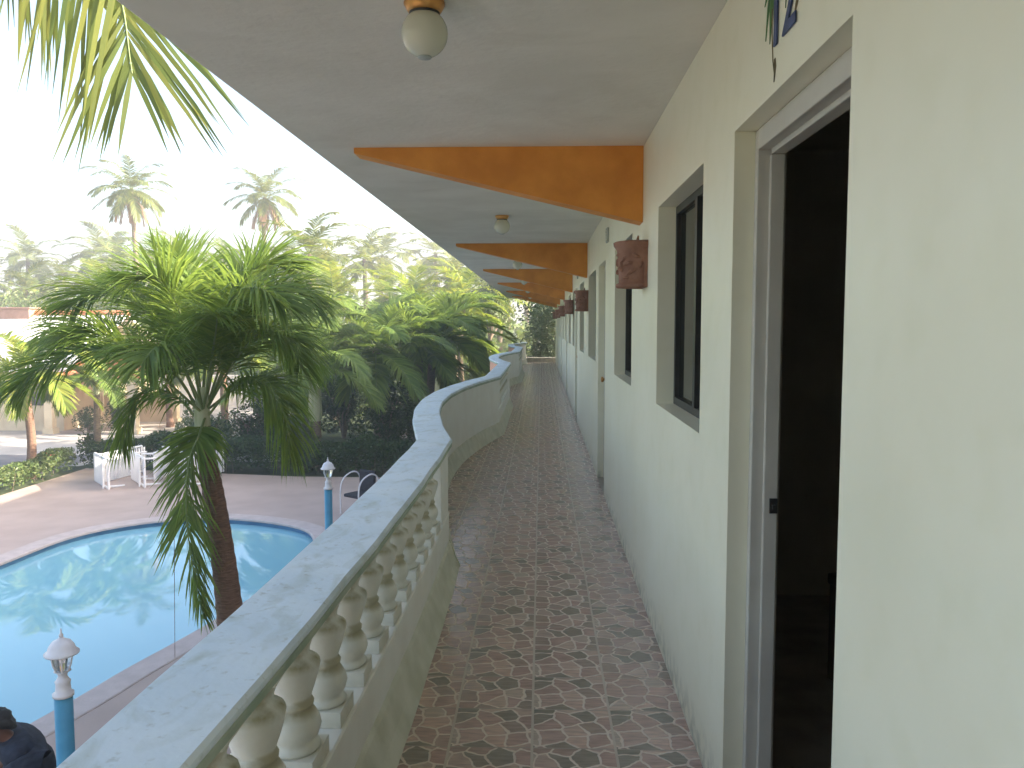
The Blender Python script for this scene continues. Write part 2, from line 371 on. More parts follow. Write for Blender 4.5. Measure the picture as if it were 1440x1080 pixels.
b.face([(X0,BY1,0),(X1,BY1,0),(X1,BY1,2.54),(X0,BY1,2.54)])
under(b.build('gallery_wall', M['wall']), bld)
# lower storey, ends and rear walls
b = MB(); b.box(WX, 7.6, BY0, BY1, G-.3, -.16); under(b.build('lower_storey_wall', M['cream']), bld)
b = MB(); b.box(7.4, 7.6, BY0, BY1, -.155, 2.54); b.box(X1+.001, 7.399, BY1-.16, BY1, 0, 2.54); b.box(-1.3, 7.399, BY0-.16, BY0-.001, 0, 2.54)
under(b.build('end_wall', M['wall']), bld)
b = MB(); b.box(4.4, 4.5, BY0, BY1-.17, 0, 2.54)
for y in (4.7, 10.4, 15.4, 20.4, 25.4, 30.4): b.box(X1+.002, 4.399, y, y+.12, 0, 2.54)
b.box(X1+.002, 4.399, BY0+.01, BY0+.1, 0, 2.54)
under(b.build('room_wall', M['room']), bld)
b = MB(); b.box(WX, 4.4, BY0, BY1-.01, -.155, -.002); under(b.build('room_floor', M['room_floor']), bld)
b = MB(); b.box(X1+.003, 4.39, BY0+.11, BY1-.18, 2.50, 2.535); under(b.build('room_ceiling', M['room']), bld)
# roof
b = MB(); b.box(-1.315, 8.2, BY0-.4, BY1+.5, 2.541, 2.70); 
o = under(b.build('roof_slab', M['ceiling'], bevel=.012), bld)
for k, y in enumerate((-.9, 4.73, 10.35, 15.2, 20.2, 25.2, 30.2)):
    b = MB(); t_ = .16; z1 = 2.5405
    A = [(WX-.001,2.118),(WX-.001,z1),(-1.06,z1),(-1.06,z1-.03)]
    f = [(x, y, z) for x, z in A]; r = [(x, y+t_, z) for x, z in A]
    b.face(f); b.face(r[::-1])
    for i in range(4): j = (i+1) % 4; b.face([f[i], r[i], r[j], f[j]])
    under(b.build('ceiling_beam', M['orange'], bevel=.008), bld)
# balcony slab edge
def bulge(y):
    for a in (5.2, 15.5, 25.8):
        if a <= y <= a + 6.3: return .37*max(0, math.sin(math.pi*(y-a)/6.3))**.95
    if y < 5.2: return -.0192+.0075*(max(y, .2)-3.6)**2   # the near run bows slightly
    return 0
BUL = [(5.2,11.5),(15.5,21.8),(25.8,32.1)]
ys = [BY0]; y = BY0
ys = sorted({BY0, BY1, *[round(a + 6.3*i/28, 4) for a, _ in BUL for i in range(29)]})
def sweep(prof, ys, closed=True, caps=True, smooth=False, wob=0):
    """prof: (x, z) offsets at straight run; follows the wavy line of the balustrade"""
    b = MB(); rows = []
    for y in ys:
        rows.append([(x - bulge(y) + (wob*math.sin(y*7+x*9) if wob else 0), y, z) for x, z in prof])
    b.grid(rows, smooth, closed)
    if caps: b.face(rows[0][::-1]); b.face(rows[-1])
    return b
rows = []
b = sweep([(-.76,-.155),(WX-.002,-.155),(WX-.002,-.004),(-.76,-.004)], ys)
# the slab's inner side stays at the wall
b.v = [(WX-.002 if (i % 4) in (1, 2) else v[0], v[1], v[2]) for i, v in enumerate(b.v)]
under(b.build('gallery_slab', M['ceiling']), bld)
b = MB()
for i in range(len(ys)-1):
    b.face([(-.60-bulge(ys[i]), ys[i], .0), (WX, ys[i], .0), (WX, ys[i+1], .0), (-.60-bulge(ys[i+1]), ys[i+1], .0)])
tag(b.build('gallery_floor', M['floor']), kind='structure')
# windows
def window(y0, y1, near):
    b = MB(); x0, x1 = WX+.085, WX+.125; z0, z1 = 1.156, 2.114; f = .035
    b.box(x0, x1, y0+.001, y0+f, z0, z1); b.box(x0, x1, y1-f, y1-.001, z0, z1)
    b.box(x0, x1, y0+f, y1-f, z0, z0+f); b.box(x0, x1, y0+f, y1-f, z1-f, z1)
    ym = (y0+y1)/2; b.box(x0-.006, x1-.004, ym-.025, ym+.025, z0+f, z1-f)
    o = under(b.build('window', M['dark_metal']), bld)
    g = MB(); g.box(x0+.015, x0+.020, y0+f, ym-.025, z0+f, z1-f); g.box(x0+.022, x0+.027, ym+.025, y1-f, z0+f, z1-f)
    g = g.build('pane', M['glass']); g.parent = o
    c = MB(); n = 26; rr = []
    for zz in (z0-.05, z1+.03):
        rr.append([(x1+.06+.015*math.sin(i*1.9), y0+.02+(y1-y0)*.42*i/n, zz) for i in range(n+1)])
    c.grid(rr); cc = c.build('curtain', M['curtain']); cc.parent = o
    return o
for k, (a, c) in enumerate(wins): window(a, c, k == 0)
# open door at the near room
y0, y1 = doors[0]
b = MB(); fx0, fx1 = WX+.06, WX+.145; fw = .034
b.box(fx0, fx1, y0+.001, y0+fw, 0.002, 2.114); b.box(fx0, fx1, y1-fw, y1-.001, 0.002, 2.114); b.box(fx0, fx1, y0+fw, y1-fw, 2.055, 2.114)
b.box(fx0+.035, fx1-.008, y1-fw-.014, y1-fw+.002, 0.004, 2.04); b.box(fx0+.035, fx1-.008, y0+fw-.002, y0+fw+.014, 0.004, 2.04); b.box(fx0+.035, fx1-.008, y0+fw+.014, y1-fw-.014, 2.04, 2.057)
df = under(b.build('door_frame', M['door_frame'], bevel=.003), bld)
b = MB(); b.box(fx0+.052, fx0+.075, y1-fw-.020, y1-fw-.013, .985, 1.03); b.box(fx0+.058, fx0+.066, y1-fw-.032, y1-fw-.018, 1.0, 1.012)
q = b.build('strike_plate', M['dark_metal']); q.parent = df
b = MB(); b.box(fx1+.01, fx1+.86, y0-.03, y0+.012, .01, 2.04); dl = under(b.build('open_door_leaf', M['dark_wood']), bld)
b = MB(); b.box(WX-.012, WX+.2, y0+.01, y1-.01, .001, .016); under(b.build('threshold', M['stone'], bevel=.003), bld)
for a, c in doors[1:]:
    b = MB(); b.box(WX+.06, WX+.15, a+.001, a+.045, .002, 2.114); b.box(WX+.06, WX+.15, c-.045, c-.001, .002, 2.114); b.box(WX+.06, WX+.15, a+.045, c-.045, 2.07, 2.114)
    d = under(b.build('door_frame', M['door_frame']), bld)
    b = MB(); b.box(WX+.075, WX+.115, a+.046, c-.046, .005, 2.069)
    for z0_, z1_ in ((.2,.95),(1.1,1.9)): b.box(WX+.067, WX+.076, a+.16, c-.16, z0_, z1_)
    dd = b.build('door', M['door_panel'], bevel=.004); dd.parent = d
    b = MB(); b.lathe([(0,.0),(.026,.004),(.028,.02),(.012,.03),(.012,.05)], (0,0,0), 12, M=Matrix.Rotation(R(90),4,'Y')); hb = b.build('door_knob', M['brass']); 
    for vv in hb.data.vertices: vv.co += Vector((WX+.02, c-.12, 1.0))
    hb.parent = d

# ------------------------------------------------------------------ balustrade
bal = empty('balustrade', (-.68, 15, 0), 'grimy white wavy balustrade with pale cap and turned balusters along the gallery', 'balustrade')
straights = [(BY0+.01, 5.2), (11.5, 15.5), (21.8, 25.8), (32.1, BY1-.01)]
capys = [y for y in ys]
def cap_profile():
    return [(-.775,.765),(-.785,.775),(-.785,.812),(-.775,.82),(-.575,.82),(-.563,.812),(-.563,.775),(-.575,.765)]
yy = sorted({*ys, *[BY0 + .35*i for i in range(int((BY1-BY0)/.35))]})
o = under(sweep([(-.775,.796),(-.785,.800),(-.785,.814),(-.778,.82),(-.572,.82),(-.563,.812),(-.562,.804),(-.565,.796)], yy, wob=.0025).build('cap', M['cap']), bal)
b = sweep([(-.78,.770),(-.78,.7955),(-.568,.7955),(-.564,.790),(-.566,.772),(-.575,.768)], yy, wob=.0025)
under(b.build('cap_moulding', M['cap_edge']), bal)
for a, c in straights:
    ysn = [a, c] if c - a < 1 else [a + (c-a)*i/16 for i in range(17)]
    under(sweep([(-.76,-.16),(-.76,.35),(-.592,.35),(-.585,.345),(-.59,-.002)], ysn).build('curb', M['parapet']), bal)
    ends = []
    if a > 0: ends.append((a+.0005, a+.35))
    if c < 32.5 : ends.append((c-.35, c-.0005))
    for p0, p1 in ends:
        q = MB(); g_ = bulge((p0+p1)/2) if p1 < 5.3 else 0; q.box(-.757-g_, -.593-g_, p0, p1, .3505, .7675); under(q.build('pier', M['parapet'], bevel=.006), bal)
for a, c in BUL:
    ysn = [a + (c-a)*i/28 for i in range(29)]
    under(sweep([(-.745,-.16),(-.745,.7675),(-.59,.7675),(-.59,-.002)], ysn).build('curved_panel', M['parapet']), bal)
    under(sweep([(-.76,-.16),(-.76,.7675),(-.7465,.7675),(-.7465,-.16)], ysn).build('outer_render', M['peach']), bal)
# sloped mortar skirt along the foot
for a, c in straights[:3] + BUL:
    n = 28
    ysn = [a + (c-a)*i/n for i in range(n+1)]
    rng = random.Random(int(a*10)); b = MB(); rows = []
    for y in ysn:
        d = rng.uniform(-.006, .006)
        rows.append([(-.5885-bulge(y), y, .0), (-.5885-bulge(y), y, .17+d), (-.575-bulge(y), y, .15+d), (-.545-bulge(y), y, .06+d), (-.515-bulge(y)+d*.5, y, .001)])
    b.grid(rows, False, True); b.face(rows[0][::-1]); b.face(rows[-1])
    under(b.build('mortar_skirt', M['skirt']), bal)
# balusters
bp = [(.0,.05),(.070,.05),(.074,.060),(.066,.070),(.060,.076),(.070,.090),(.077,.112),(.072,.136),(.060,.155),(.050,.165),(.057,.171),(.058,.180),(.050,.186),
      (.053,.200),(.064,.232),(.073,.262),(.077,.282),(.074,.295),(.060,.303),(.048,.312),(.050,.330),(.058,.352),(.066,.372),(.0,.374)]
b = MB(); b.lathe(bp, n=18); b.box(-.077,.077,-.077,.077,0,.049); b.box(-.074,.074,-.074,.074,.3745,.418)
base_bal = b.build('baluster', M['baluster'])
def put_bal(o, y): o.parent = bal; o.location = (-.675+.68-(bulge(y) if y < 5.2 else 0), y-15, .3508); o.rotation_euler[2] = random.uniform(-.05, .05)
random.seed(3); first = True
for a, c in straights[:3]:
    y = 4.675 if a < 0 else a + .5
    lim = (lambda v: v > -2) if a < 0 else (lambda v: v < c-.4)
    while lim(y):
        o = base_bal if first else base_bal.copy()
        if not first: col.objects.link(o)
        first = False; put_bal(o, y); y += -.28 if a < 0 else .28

# ------------------------------------------------------------------ gallery fittings
# ceiling globes
def globe_light():
    e = empty('ceiling_light', (0,0,0))
    b = MB(); b.lathe([(0,-.001),(.062,-.001),(.064,-.010),(.054,-.028),(.050,-.034),(.0,-.034)], n=24); b.build('fitting', M['brass'], e)
    b = MB(); b.lathe([(.047,-.0345),(.048,-.042),(.0,-.042)], n=20); b.build('collar', M['dark_metal'], e)
    b = MB(); r = .072; zc = -.097
    b.lathe([(r*math.sin(R(180*i/20)), zc + r*math.cos(R(180*i/20))) for i in range(3, 21)], n=28); g = b.build('glass_globe', M['opal'], e)
    b = MB(); b.lathe([(.0,-.172),(.02,-.1715),(.022,-.168),(.018,-.163)], n=16); b.build('end_stud', M['door_panel'], e)
    return e
gl = globe_light()
lab = ['round opal globe light on orange fitting, biggest and nearest on the ceiling', 'globe light on the ceiling between the first two orange beams in view',
       'globe light on the ceiling just past the second orange beam', 'small globe light on the ceiling past the third orange beam',
       'small globe light on the ceiling past the fourth orange beam', 'tiny farthest globe light on the gallery ceiling']
for i, y in enumerate((2.62, 7.70, 12.7, 17.6, 22.6, 27.6)):
    o = gl if i == 0 else copy_tree(gl)
    o.location = (-.362, y, 2.54); o['label'] = lab[i]; o['category'] = 'ceiling light'; o['group'] = 'globe lights along the gallery ceiling'
# terracotta wall lamps
def sconce():
    e = empty('wall_lamp', (0,0,0))
    b = MB(); n = 22; prof = [(.118,0),(.124,.006),(.124,.02),(.112,.028),(.114,.12),(.120,.205),(.134,.228),(.136,.246),(.126,.252),(.108,.246),(.104,.12),(.100,.004),(.118,0)]
    b.lathe([(r, z) for r, z in prof], n=n, a0=R(90), a1=R(270), M=Matrix.Diagonal((1.28,1.05,1,1)))
    b.box(-.02, -.001, -.13, .13, .0, .235)
    b.tube([(-.045,-.02,.24),(-.04,-.015,.285)], [.012,.004], 6)
    b.build('clay_shade', M['terracotta'], e)
    r_ = MB(); rng = random.Random(5)
    def blob(ang, z, w_, h_, tilt):
        c = Vector((math.cos(ang)*.114*1.28, math.sin(ang)*.114*1.05, z)); out = Vector((math.cos(ang), math.sin(ang), 0))
        tan = Vector((-math.sin(ang), math.cos(ang), 0)); u = tan*math.cos(tilt)+Vector((0,0,1))*math.sin(tilt); v = out.cross(u)
        k = 10; ring = [c + u*w_*math.cos(2*math.pi*i/k) + v*h_*math.sin(2*math.pi*i/k) for i in range(k)]
        rin = [c + out*.012 + u*w_*.55*math.cos(2*math.pi*i/k) + v*h_*.5*math.sin(2*math.pi*i/k) for i in range(k)]
        r_.grid([ring, rin], True, True); r_.face(rin, True)
    for ang, z, w_, h_, tl in ((210,.15,.034,.013,.5),(225,.13,.036,.012,.2),(245,.17,.028,.012,-.5),(200,.10,.030,.012,-.3),(235,.085,.034,.012,.4),(218,.055,.026,.010,0),(180,.14,.034,.013,.9),(168,.09,.03,.012,-.6),(190,.18,.026,.011,.2),(150,.15,.03,.012,.3),(255,.12,.022,.012,1.2),(205,.128,.012,.030,.2)):
        blob(R(ang), z, w_, h_, tl)
    r_.build('relief', M['terracotta'], e)
    b = MB(); b.lathe([(.0,.02),(.028,.02),(.03,.05),(.02,.09),(.0,.1)], (-.06,0,.03), 12); b.build('bulb', M['opal'], e)
    return e
sc = sconce()
lab = ['carved terracotta wall lamp beside the nearest dark window, biggest of the row', 'terracotta wall lamp just past the second orange beam', 'terracotta wall lamp third along the white gallery wall',
       'terracotta wall lamp fourth along the white gallery wall', 'tiny terracotta wall lamp fifth along the gallery wall', 'tiny terracotta wall lamp at the far end of the row']
for i, (y, z) in enumerate(((4.62,1.745),(10.2,1.70),(15.0,1.72),(20.0,1.72),(25.0,1.72),(30.0,1.72))):
    o = sc if i == 0 else copy_tree(sc)
    o.location = (WX, y, z); tag(o, lab[i], 'wall lamp', 'terracotta lamps along the gallery wall')
# small vents high on the wall
for i, (y, lb) in enumerate(((7.15,'small dull vent high on the wall before the second orange beam'), (12.9,'tiny dull vent high on the wall past the second orange beam'))):
    e = empty('wall_vent', (WX, y, 2.30), lb, 'vent', 'small vents high on the gallery wall')
    b = MB(); b.box(-.018,-.001,-.07,.07,-.06,.06); b.build('vent_frame', M['door_panel'], e, bevel=.003)
    b = MB()
    for k in range(4): b.box(-.024,-.0185,-.055,.055,-.045+k*.024,-.035+k*.024)
    b.build('louvre', M['skirt'], e)
# room number with painted leaves
rn = empty('room_number', (WX, 2.03, 2.225), 'blue painted 12 with green leaves and brown stems above the near door', 'room number')
cu = bpy.data.curves.new('digits', 'FONT'); cu.body = '12'; cu.size = .22; cu.extrude = .002; cu.align_x = 'CENTER'; cu.offset = .002
tmp = bpy.data.objects.new('tmp', cu); col.objects.link(tmp)
dg = bpy.context.evaluated_depsgraph_get(); me = bpy.data.meshes.new_from_object(tmp.evaluated_get(dg)); bpy.data.objects.remove(tmp)
me.materials.clear(); me.materials.append(M['digit']); dgo = bpy.data.objects.new('digits', me); col.objects.link(dgo); dgo.parent = rn
dgo.matrix_local = Matrix.Translation((-.004, 0, 0)) @ Matrix(((0,0,-1,0),(-1,0,0,0),(0,1,0,0),(0,0,0,1)))
def strip(b, pts, wds, th=.0025):
    pts = [Vector((0, y, z)) for y, z in pts]; L_ = []; R_ = []
    for i, p_ in enumerate(pts):
        t_ = (pts[min(i+1, len(pts)-1)] - pts[max(i-1, 0)]).normalized(); n_ = Vector((0, -t_.z, t_.y))
        L_.append(p_ + n_*wds[i]); R_.append(p_ - n_*wds[i])
    o_ = Vector((-th, 0, 0)); c_ = Vector((-.0006, 0, 0))
    b.grid([[x + c_ for x in L_], [x + o_ for x in pts], [x + c_ for x in R_]], False)
b = MB()
for (y_, z_, dy, dz, w_) in ((.12,.17,.035,-.13,.013),(.11,.17,.005,-.15,.016),(.09,.17,-.010,-.12,.015),(.11,.18,.06,-.05,.016),(.10,.18,-.05,.02,.010),(-.03,.16,.015,-.10,.009),(-.045,.16,-.01,-.09,.008)):
    strip(b, [(y_, z_), (y_+dy*.5, z_+dz*.45+.005), (y_+dy, z_+dz)], [w_*.5, w_, .0008])
b.build('painted_leaves', M['leafpaint'], rn)
b = MB()
strip(b, [(.10,.10),(.098,.04),(.085,-.03),(.065,-.075)], [.0025]*4); strip(b, [(.07,-.03),(.066,-.05),(.07,-.085)], [.008,.011,.002])
b.build('painted_stem', M['stempaint'], rn); b = MB()
strip(b, [(-.10,.22),(-.125,.12),(-.118,.06)], [.0025]*3); strip(b, [(-.128,.09),(-.105,.05),(-.085,.02)], [.004,.012,.003])
b.build('painted_stem', M['stempaint'], rn)
# dark chair in the near room
rc = empty('room_chair', (1.55, 3.45, 0), 'dark wooden chair in the unlit room behind the open doorway', 'chair', rz=R(200))
b = MB(); b.box(-.24,.24,-.23,.23,.42,.47); b.build('seat', M['dark_wood'], rc, bevel=.01)
b = MB(); b.box(-.24,.24,.20,.24,.55,1.02); b.build('backrest', M['dark_wood'], rc, bevel=.03)
for sx_ in (-.21,.21):
    for sy_ in (-.2,.21):
        b = MB(); b.box(sx_-.02, sx_+.02, sy_-.02, sy_+.02, 0, .55 if sy_ > 0 else .419); b.build('leg', M['dark_wood'], rc)

# ------------------------------------------------------------------ palms
UP = Vector((0,0,1))
def bez(P, n):
    """smooth curve through points (Catmull-Rom)"""
    P = [Vector(p) for p in P]; Q = [P[0]*2-P[1]] + P + [P[-1]*2-P[-2]]; out = []
    for i in range(1, len(Q)-2):
        p0,p1,p2,p3 = Q[i-1:i+3]
        for q in range(n):
            u = q/n; out.append(.5*((2*p1)+(p2-p0)*u+(2*p0-5*p1+4*p2-p3)*u*u+(3*p1-p0-3*p2+p3)*u**3))
    out.append(P[-1]); return out
def frond(lb, rb, pts, leaf, n, w, droop=.5, lift=.3, rr=.014, rng=random, start=.12, ref=None, segs=3, jit=.12, plume=.12):
    """lb leaflet builder, rb stalk builder; pts: stalk curve"""
    rb.tube(pts, [rr*(1-.85*i/(len(pts)-1)) for i in range(len(pts))], 5, True, False)
    m_ = len(pts)-1
    for i in range(n):
        t = start + (1-start)*(i+.5)/n; f = t*m_; k = min(int(f), m_-1); p = pts[k].lerp(pts[k+1], f-k)
        T = (pts[k+1]-pts[k]).normalized(); rf = ref or UP
        Sd = T.cross(rf)
        Sd = Sd.normalized() if Sd.length > .05 else Vector((1,0,0))
        Nn = Sd.cross(T).normalized()
        u = (t-start)/(1-start); L = leaf*(.35+.65*math.sin(math.pi*min(1, .12+.80*u))**.7)*rng.uniform(1-jit, 1+jit)
        if u > .85: L *= 1-(u-.85)*2.2
        a = R(30 + 38*u + rng.uniform(-6,6))
        for s_ in (-1, 1):
            d = (Sd*s_*math.cos(a) + T*math.sin(a) + Nn*(lift*(1-u*.6)+rng.uniform(-plume,plume))).normalized()
            wv = (T - d*T.dot(d)).normalized(); q = p.copy(); rows = []
            dd = d.copy()
            for g in range(segs+1):
                ww = w*(.55,1,.75,.06)[g] if segs == 3 else w*(.7,1,.06)[g]
                rows.append([q+wv*ww*.5, q-wv*ww*.5])
                dd = (dd + Vector((0,0,-1))*droop*(.5+.5*g)*rng.uniform(.6,1.4)/segs).normalized()
                q = q + dd*L/segs
            lb.grid(rows, False)
def arch(base, az, el, length, k, n=12, roll=0):
    """frond stalk leaving base at azimuth az and elevation el (deg), bending down k deg over its length"""
    pts = [Vector(base)]; p = Vector(base)
    for i in range(n):
        u = i/n; e = R(el - k*(u**1.3)); a = R(az + roll*u)
        p = p + Vector((math.cos(a)*math.cos(e), math.sin(a)*math.cos(e), math.sin(e)))*length/n; pts.append(p.copy())
    return pts
def crown_mesh(seed, nf, length, leaf, nl, w, el0=78, el1=-25, droop=.5, lift=.35, k=85, segs=3, rr=.02):
    rng = random.Random(seed); lb, rb = MB(), MB()
    for i in range(nf):
        u = i/(nf-1); el = el0 + (el1-el0)*u**.9 + rng.uniform(-7,7); az = i*137.5 + rng.uniform(-14,14)
        frond(lb, rb, arch((0,0,0), az, el, length*rng.uniform(.85,1.08)*(.75+.35*math.sin(math.pi*min(1,.25+u*.7))), k*(.55+.6*(1-u)) if el > 0 else k*.55, 10, rng.uniform(-15,15)), leaf, nl, w, droop, lift, rr, rng, segs=segs)
    return lb, rb
def trunk_mesh(path, r0, r1, rings=True, n=12, flare=.35):
    b = MB(); P = bez(path, 10); m_ = len(P)-1; rad = []
    for i in range(m_+1):
        u = i/m_; rad.append((r0+(r1-r0)*u)*(1+flare*math.exp(-u*14))*(1+(.05 if (rings and i % 2) else 0)))
    b.tube(P, rad, n, True, True); return b
PAL = {}
def palm_kind(key, crown_args, leafm, trunkpath, r0, r1, shaft=None, trunkm='trunk', dead=0, boots=0):
    """one prototype palm as a thing: trunk, crown, stalks; crown origin at the trunk top"""
    e = empty('palm_tree', (0,0,0))
    trunk_mesh(trunkpath, r0, r1).build('trunk', M[trunkm], e)
    top = Vector(trunkpath[-1])
    if shaft:
        b = MB(); L_, ra, rb_ = shaft
        b.tube([top+Vector((0,0,-.02)), top+Vector((0,0,L_*.15)), top+Vector((0,0,L_*.6)), top+Vector((0,0,L_))], [r1*1.05, ra, ra*.85, rb_], 12)
        b.build('crownshaft', M['crownshaft'], e); top = top+Vector((0,0,L_*.95))
    lb, rb = crown_mesh(**crown_args)
    c = lb.build('crown', M[leafm], e); c.location = top
    s_ = rb.build('leaf_stalks', M['rachis'], c)
    if dead:
        rng = random.Random(dead); l2, r2 = MB(), MB()
        for i in range(6):
            frond(l2, r2, arch((0,0,-.1), i*61+20, -48+rng.uniform(-14,10), crown_args['length']*.75, 35, 8), crown_args['leaf']*.8, 22, crown_args['w'], .9, 0, .02, rng, segs=2)
        d = l2.build('dead_fronds', M['leaf_dead'], e); d.location = top
    PAL[key] = e; e['used'] = 0
    return e
def place(key, loc, label, group=None, s=1, rz=0, cat='palm tree', tilt=0):
    o = PAL[key]
    if o['used']: o = copy_tree(o)
    else: o['used'] = 1
    o.location = loc; o.scale = (s, s, s); o.rotation_euler = (R(tilt), 0, R(rz))
    for kk in ('used',):
        if kk in o and o is not PAL[key]: del o[kk]
    return tag(o, label, cat, group)

# --- main palm by the pool, fronds posed one by one
random.seed(11)
PY = 9.0
mp_ = empty('palm_tree', (-3.3, PY, G), 'big dark green palm leaning beside the pool, nearest and largest crown in view', 'palm tree')
c0 = at(286, 578, PY)
tr = trunk_mesh([(-3.42,PY,G-.02), at(327,900,PY), at(316,800,PY), at(301,700,PY), at(290,640,PY), at(285,596,PY)], .165, .08, flare=.25, n=14)
under(tr.build('trunk', M['trunk_red']), mp_)
b = MB(); b.tube([at(285.5,606,PY), at(284,580,PY), at(284,545,PY+.05)], [.088,.085,.05], 12); under(b.build('crownshaft', M['crownshaft']), mp_)
# old leaf bases hugging the trunk top
b = MB()
b.tube([at(290,640,PY-.10), at(296,660,PY-.12), at(300,700,PY-.1), at(309,745,PY-.08)], [.012,.05,.055,.01], 8); under(b.build('dry_sheath', M['trunk_red']), mp_)
def mf(path, leaf, n, w=.030, droop=.55, lift=.35, rr=.016, seed=1, ref=None, start=.1, m='leaf', jit=.15):
    lb, rb = MB(), MB(); pts = bez([at(x, y, PY+d) for x, y, d in path], 6)
    frond(lb, rb, pts, leaf, n, w, droop, lift, rr, random.Random(seed), start, ref, jit=jit, plume=.42)
    o = under(lb.build('frond', M[m]), mp_)
    s_ = rb.build('stalk', M['rachis']); s_.parent = o
FR = [
 # left arch whose tip feathers out at the photo's left edge
 ([(281,585,0),(250,530,-.15),(195,498,-.3),(120,492,-.45),(60,515,-.55),(25,545,-.6)], .62, 50, .034, .75, .25),
 # curled lower left, hanging leaflets
 ([(278,590,0),(245,556,-.1),(205,548,-.15),(182,580,-.2),(172,628,-.2)], .46, 40, .030, 1.0, .1),
 # hanging straight down in front of the trunk
 ([(288,588,-.05),(280,612,-.3),(266,650,-.42),(262,720,-.45),(270,790,-.42),(286,868,-.38)], .47, 66, .036, .55, .12),
 # right arch drooping over
 ([(292,585,0),(328,545,-.1),(372,540,-.2),(400,585,-.25),(408,640,-.25)], .52, 44, .032, .9, .15),
 # right and up
 ([(290,580,0),(322,500,0),(362,440,.05),(405,408,.1),(440,420,.15)], .62, 50, .034, .8, .35),
 ([(288,575,.05),(308,480,.1),(335,410,.2),(368,372,.35),(400,375,.4)], .62, 48, .034, .6, .45),
 # up
 ([(285,570,.05),(288,480,.2),(282,410,.4),(262,368,.6),(235,352,.7)], .52, 44, .032, .4, .4),
 ([(284,572,-.05),(265,480,-.25),(245,420,-.45),(218,392,-.6),(185,395,-.75)], .58, 46, .034, .6, .45),
 ([(282,575,0),(240,480,0),(190,425,.05),(140,410,.1),(95,432,.15)], .60, 48, .034, .75, .4),
 ([(287,574,0),(302,470,-.35),(330,415,-.7),(365,405,-1.0),(400,430,-1.15)], .58, 46, .034, .6, .4),
 ([(282,577,.1),(225,500,.45),(165,455,.8),(105,455,1.1),(70,480,1.3)], .6, 44, .034, .7, .35),
 ([(288,577,.1),(330,500,.45),(375,470,.8),(405,480,1.1),(425,520,1.3)], .6, 44, .034, .8, .3),
 ([(285,572,.1),(275,500,.6),(268,455,1.1),(262,445,1.5),(258,460,1.9)], .6, 44, .034, .6, .35),
 ([(285,575,-.1),(252,505,-.6),(222,488,-1.0),(200,510,-1.3)], .5, 36, .032, .8, .3),
 ([(285,574,0),(270,460,.1),(250,390,.25),(240,350,.4)], .42, 36, .028, .15, .35),
 ([(287,580,.1),(340,540,.5),(380,530,.9),(405,565,1.2)], .55, 40, .032, .9, .2),
 ([(283,574,.1),(240,470,.3),(205,415,.55),(170,395,.8)], .58, 44, .034, .5, .4),
 ([(286,574,-.1),(300,490,-.5),(305,450,-.8),(300,440,-1.2)], .5, 40, .034, .6, .3),
 ([(290,576,0),(335,500,-.2),(370,465,-.4),(405,475,-.55)], .6, 46, .034, .8, .3),
 ([(289,576,.1),(325,470,.3),(350,400,.6),(375,370,.9)], .6, 46, .034, .5, .4),
 ([(281,578,-.1),(215,520,-.4),(150,475,-.6),(95,470,-.8)], .55, 44, .034, .7, .3),
 ([(284,574,.2),(295,470,.7),(320,410,1.1),(340,395,1.5)], .6, 44, .034, .5, .35),
]
for i, (path, leaf, n, w_, dr, li) in enumerate(FR):
    mf(path, leaf*1.3, int(n*2.6), w_*.72, dr*1.1, li, seed=20+i, start=.2 if i not in (1,2) else .1)
b = MB(); b.tube([at(245,740,PY-.45), at(245.5,830,PY-.45), at(246,925,PY-.45)], .003, 4); under(b.build('hanging_fibre', M['trunk_red']), mp_)

# --- coconut frond hanging by the roof edge, from a palm standing outside the left of the picture
cp = empty('palm_tree', (-4.9, 4.5, G), 'coconut palm with sunlit frond tips hanging beside the roof edge, upper left', 'palm tree')
under(trunk_mesh([(-5.3,4.3,G-.05),(-5.2,4.3,-1),(-5.0,4.4,2),(-4.9,4.5,4.4)], .2, .12).build('trunk', M['trunk']), cp)
def cf(P, leaf, n, w, droop, lift, seed, ref=None, start=.1):
    lb, rb = MB(), MB(); frond(lb, rb, bez(P, 8), leaf, n, w, droop, lift, .022, random.Random(seed), start, ref)
    o = under(lb.build('frond', M['leaf_dull']), cp); s_ = rb.build('stalk', M['rachis']); s_.parent = o
cf([(-4.9,4.5,4.45),(-3.9,4.45,4.95),(-3.0,4.35,4.55),(-2.42,4.25,3.75),(-2.12,4.18,3.25),(-2.02,4.12,2.78)], 1.0, 64, .026, .28, .05, 1, ref=Vector((.3,-1,.2)))
cf([(-4.9,4.5,4.45),(-4.2,4.6,5.0),(-3.5,4.75,4.7),(-2.98,4.85,4.1),(-2.75,4.9,3.6)], 1.1, 60, .028, .3, .05, 2, ref=Vector((.2,-1,.3)))
for i, (az, el) in enumerate(((100,35),(160,30),(205,20),(250,30),(300,25),(130,60),(230,65),(182,-5))):
    lb, rb = MB(), MB(); frond(lb, rb, arch((-4.9,4.5,4.45), az, el, 2.9 if az not in (100,300) else 2.2, 80, 12), .8, 36, .04, .6, .2, .022, random.Random(60+i))
    o = under(lb.build('frond', M['leaf_dull']), cp); s_ = rb.build('stalk', M['rachis']); s_.parent = o

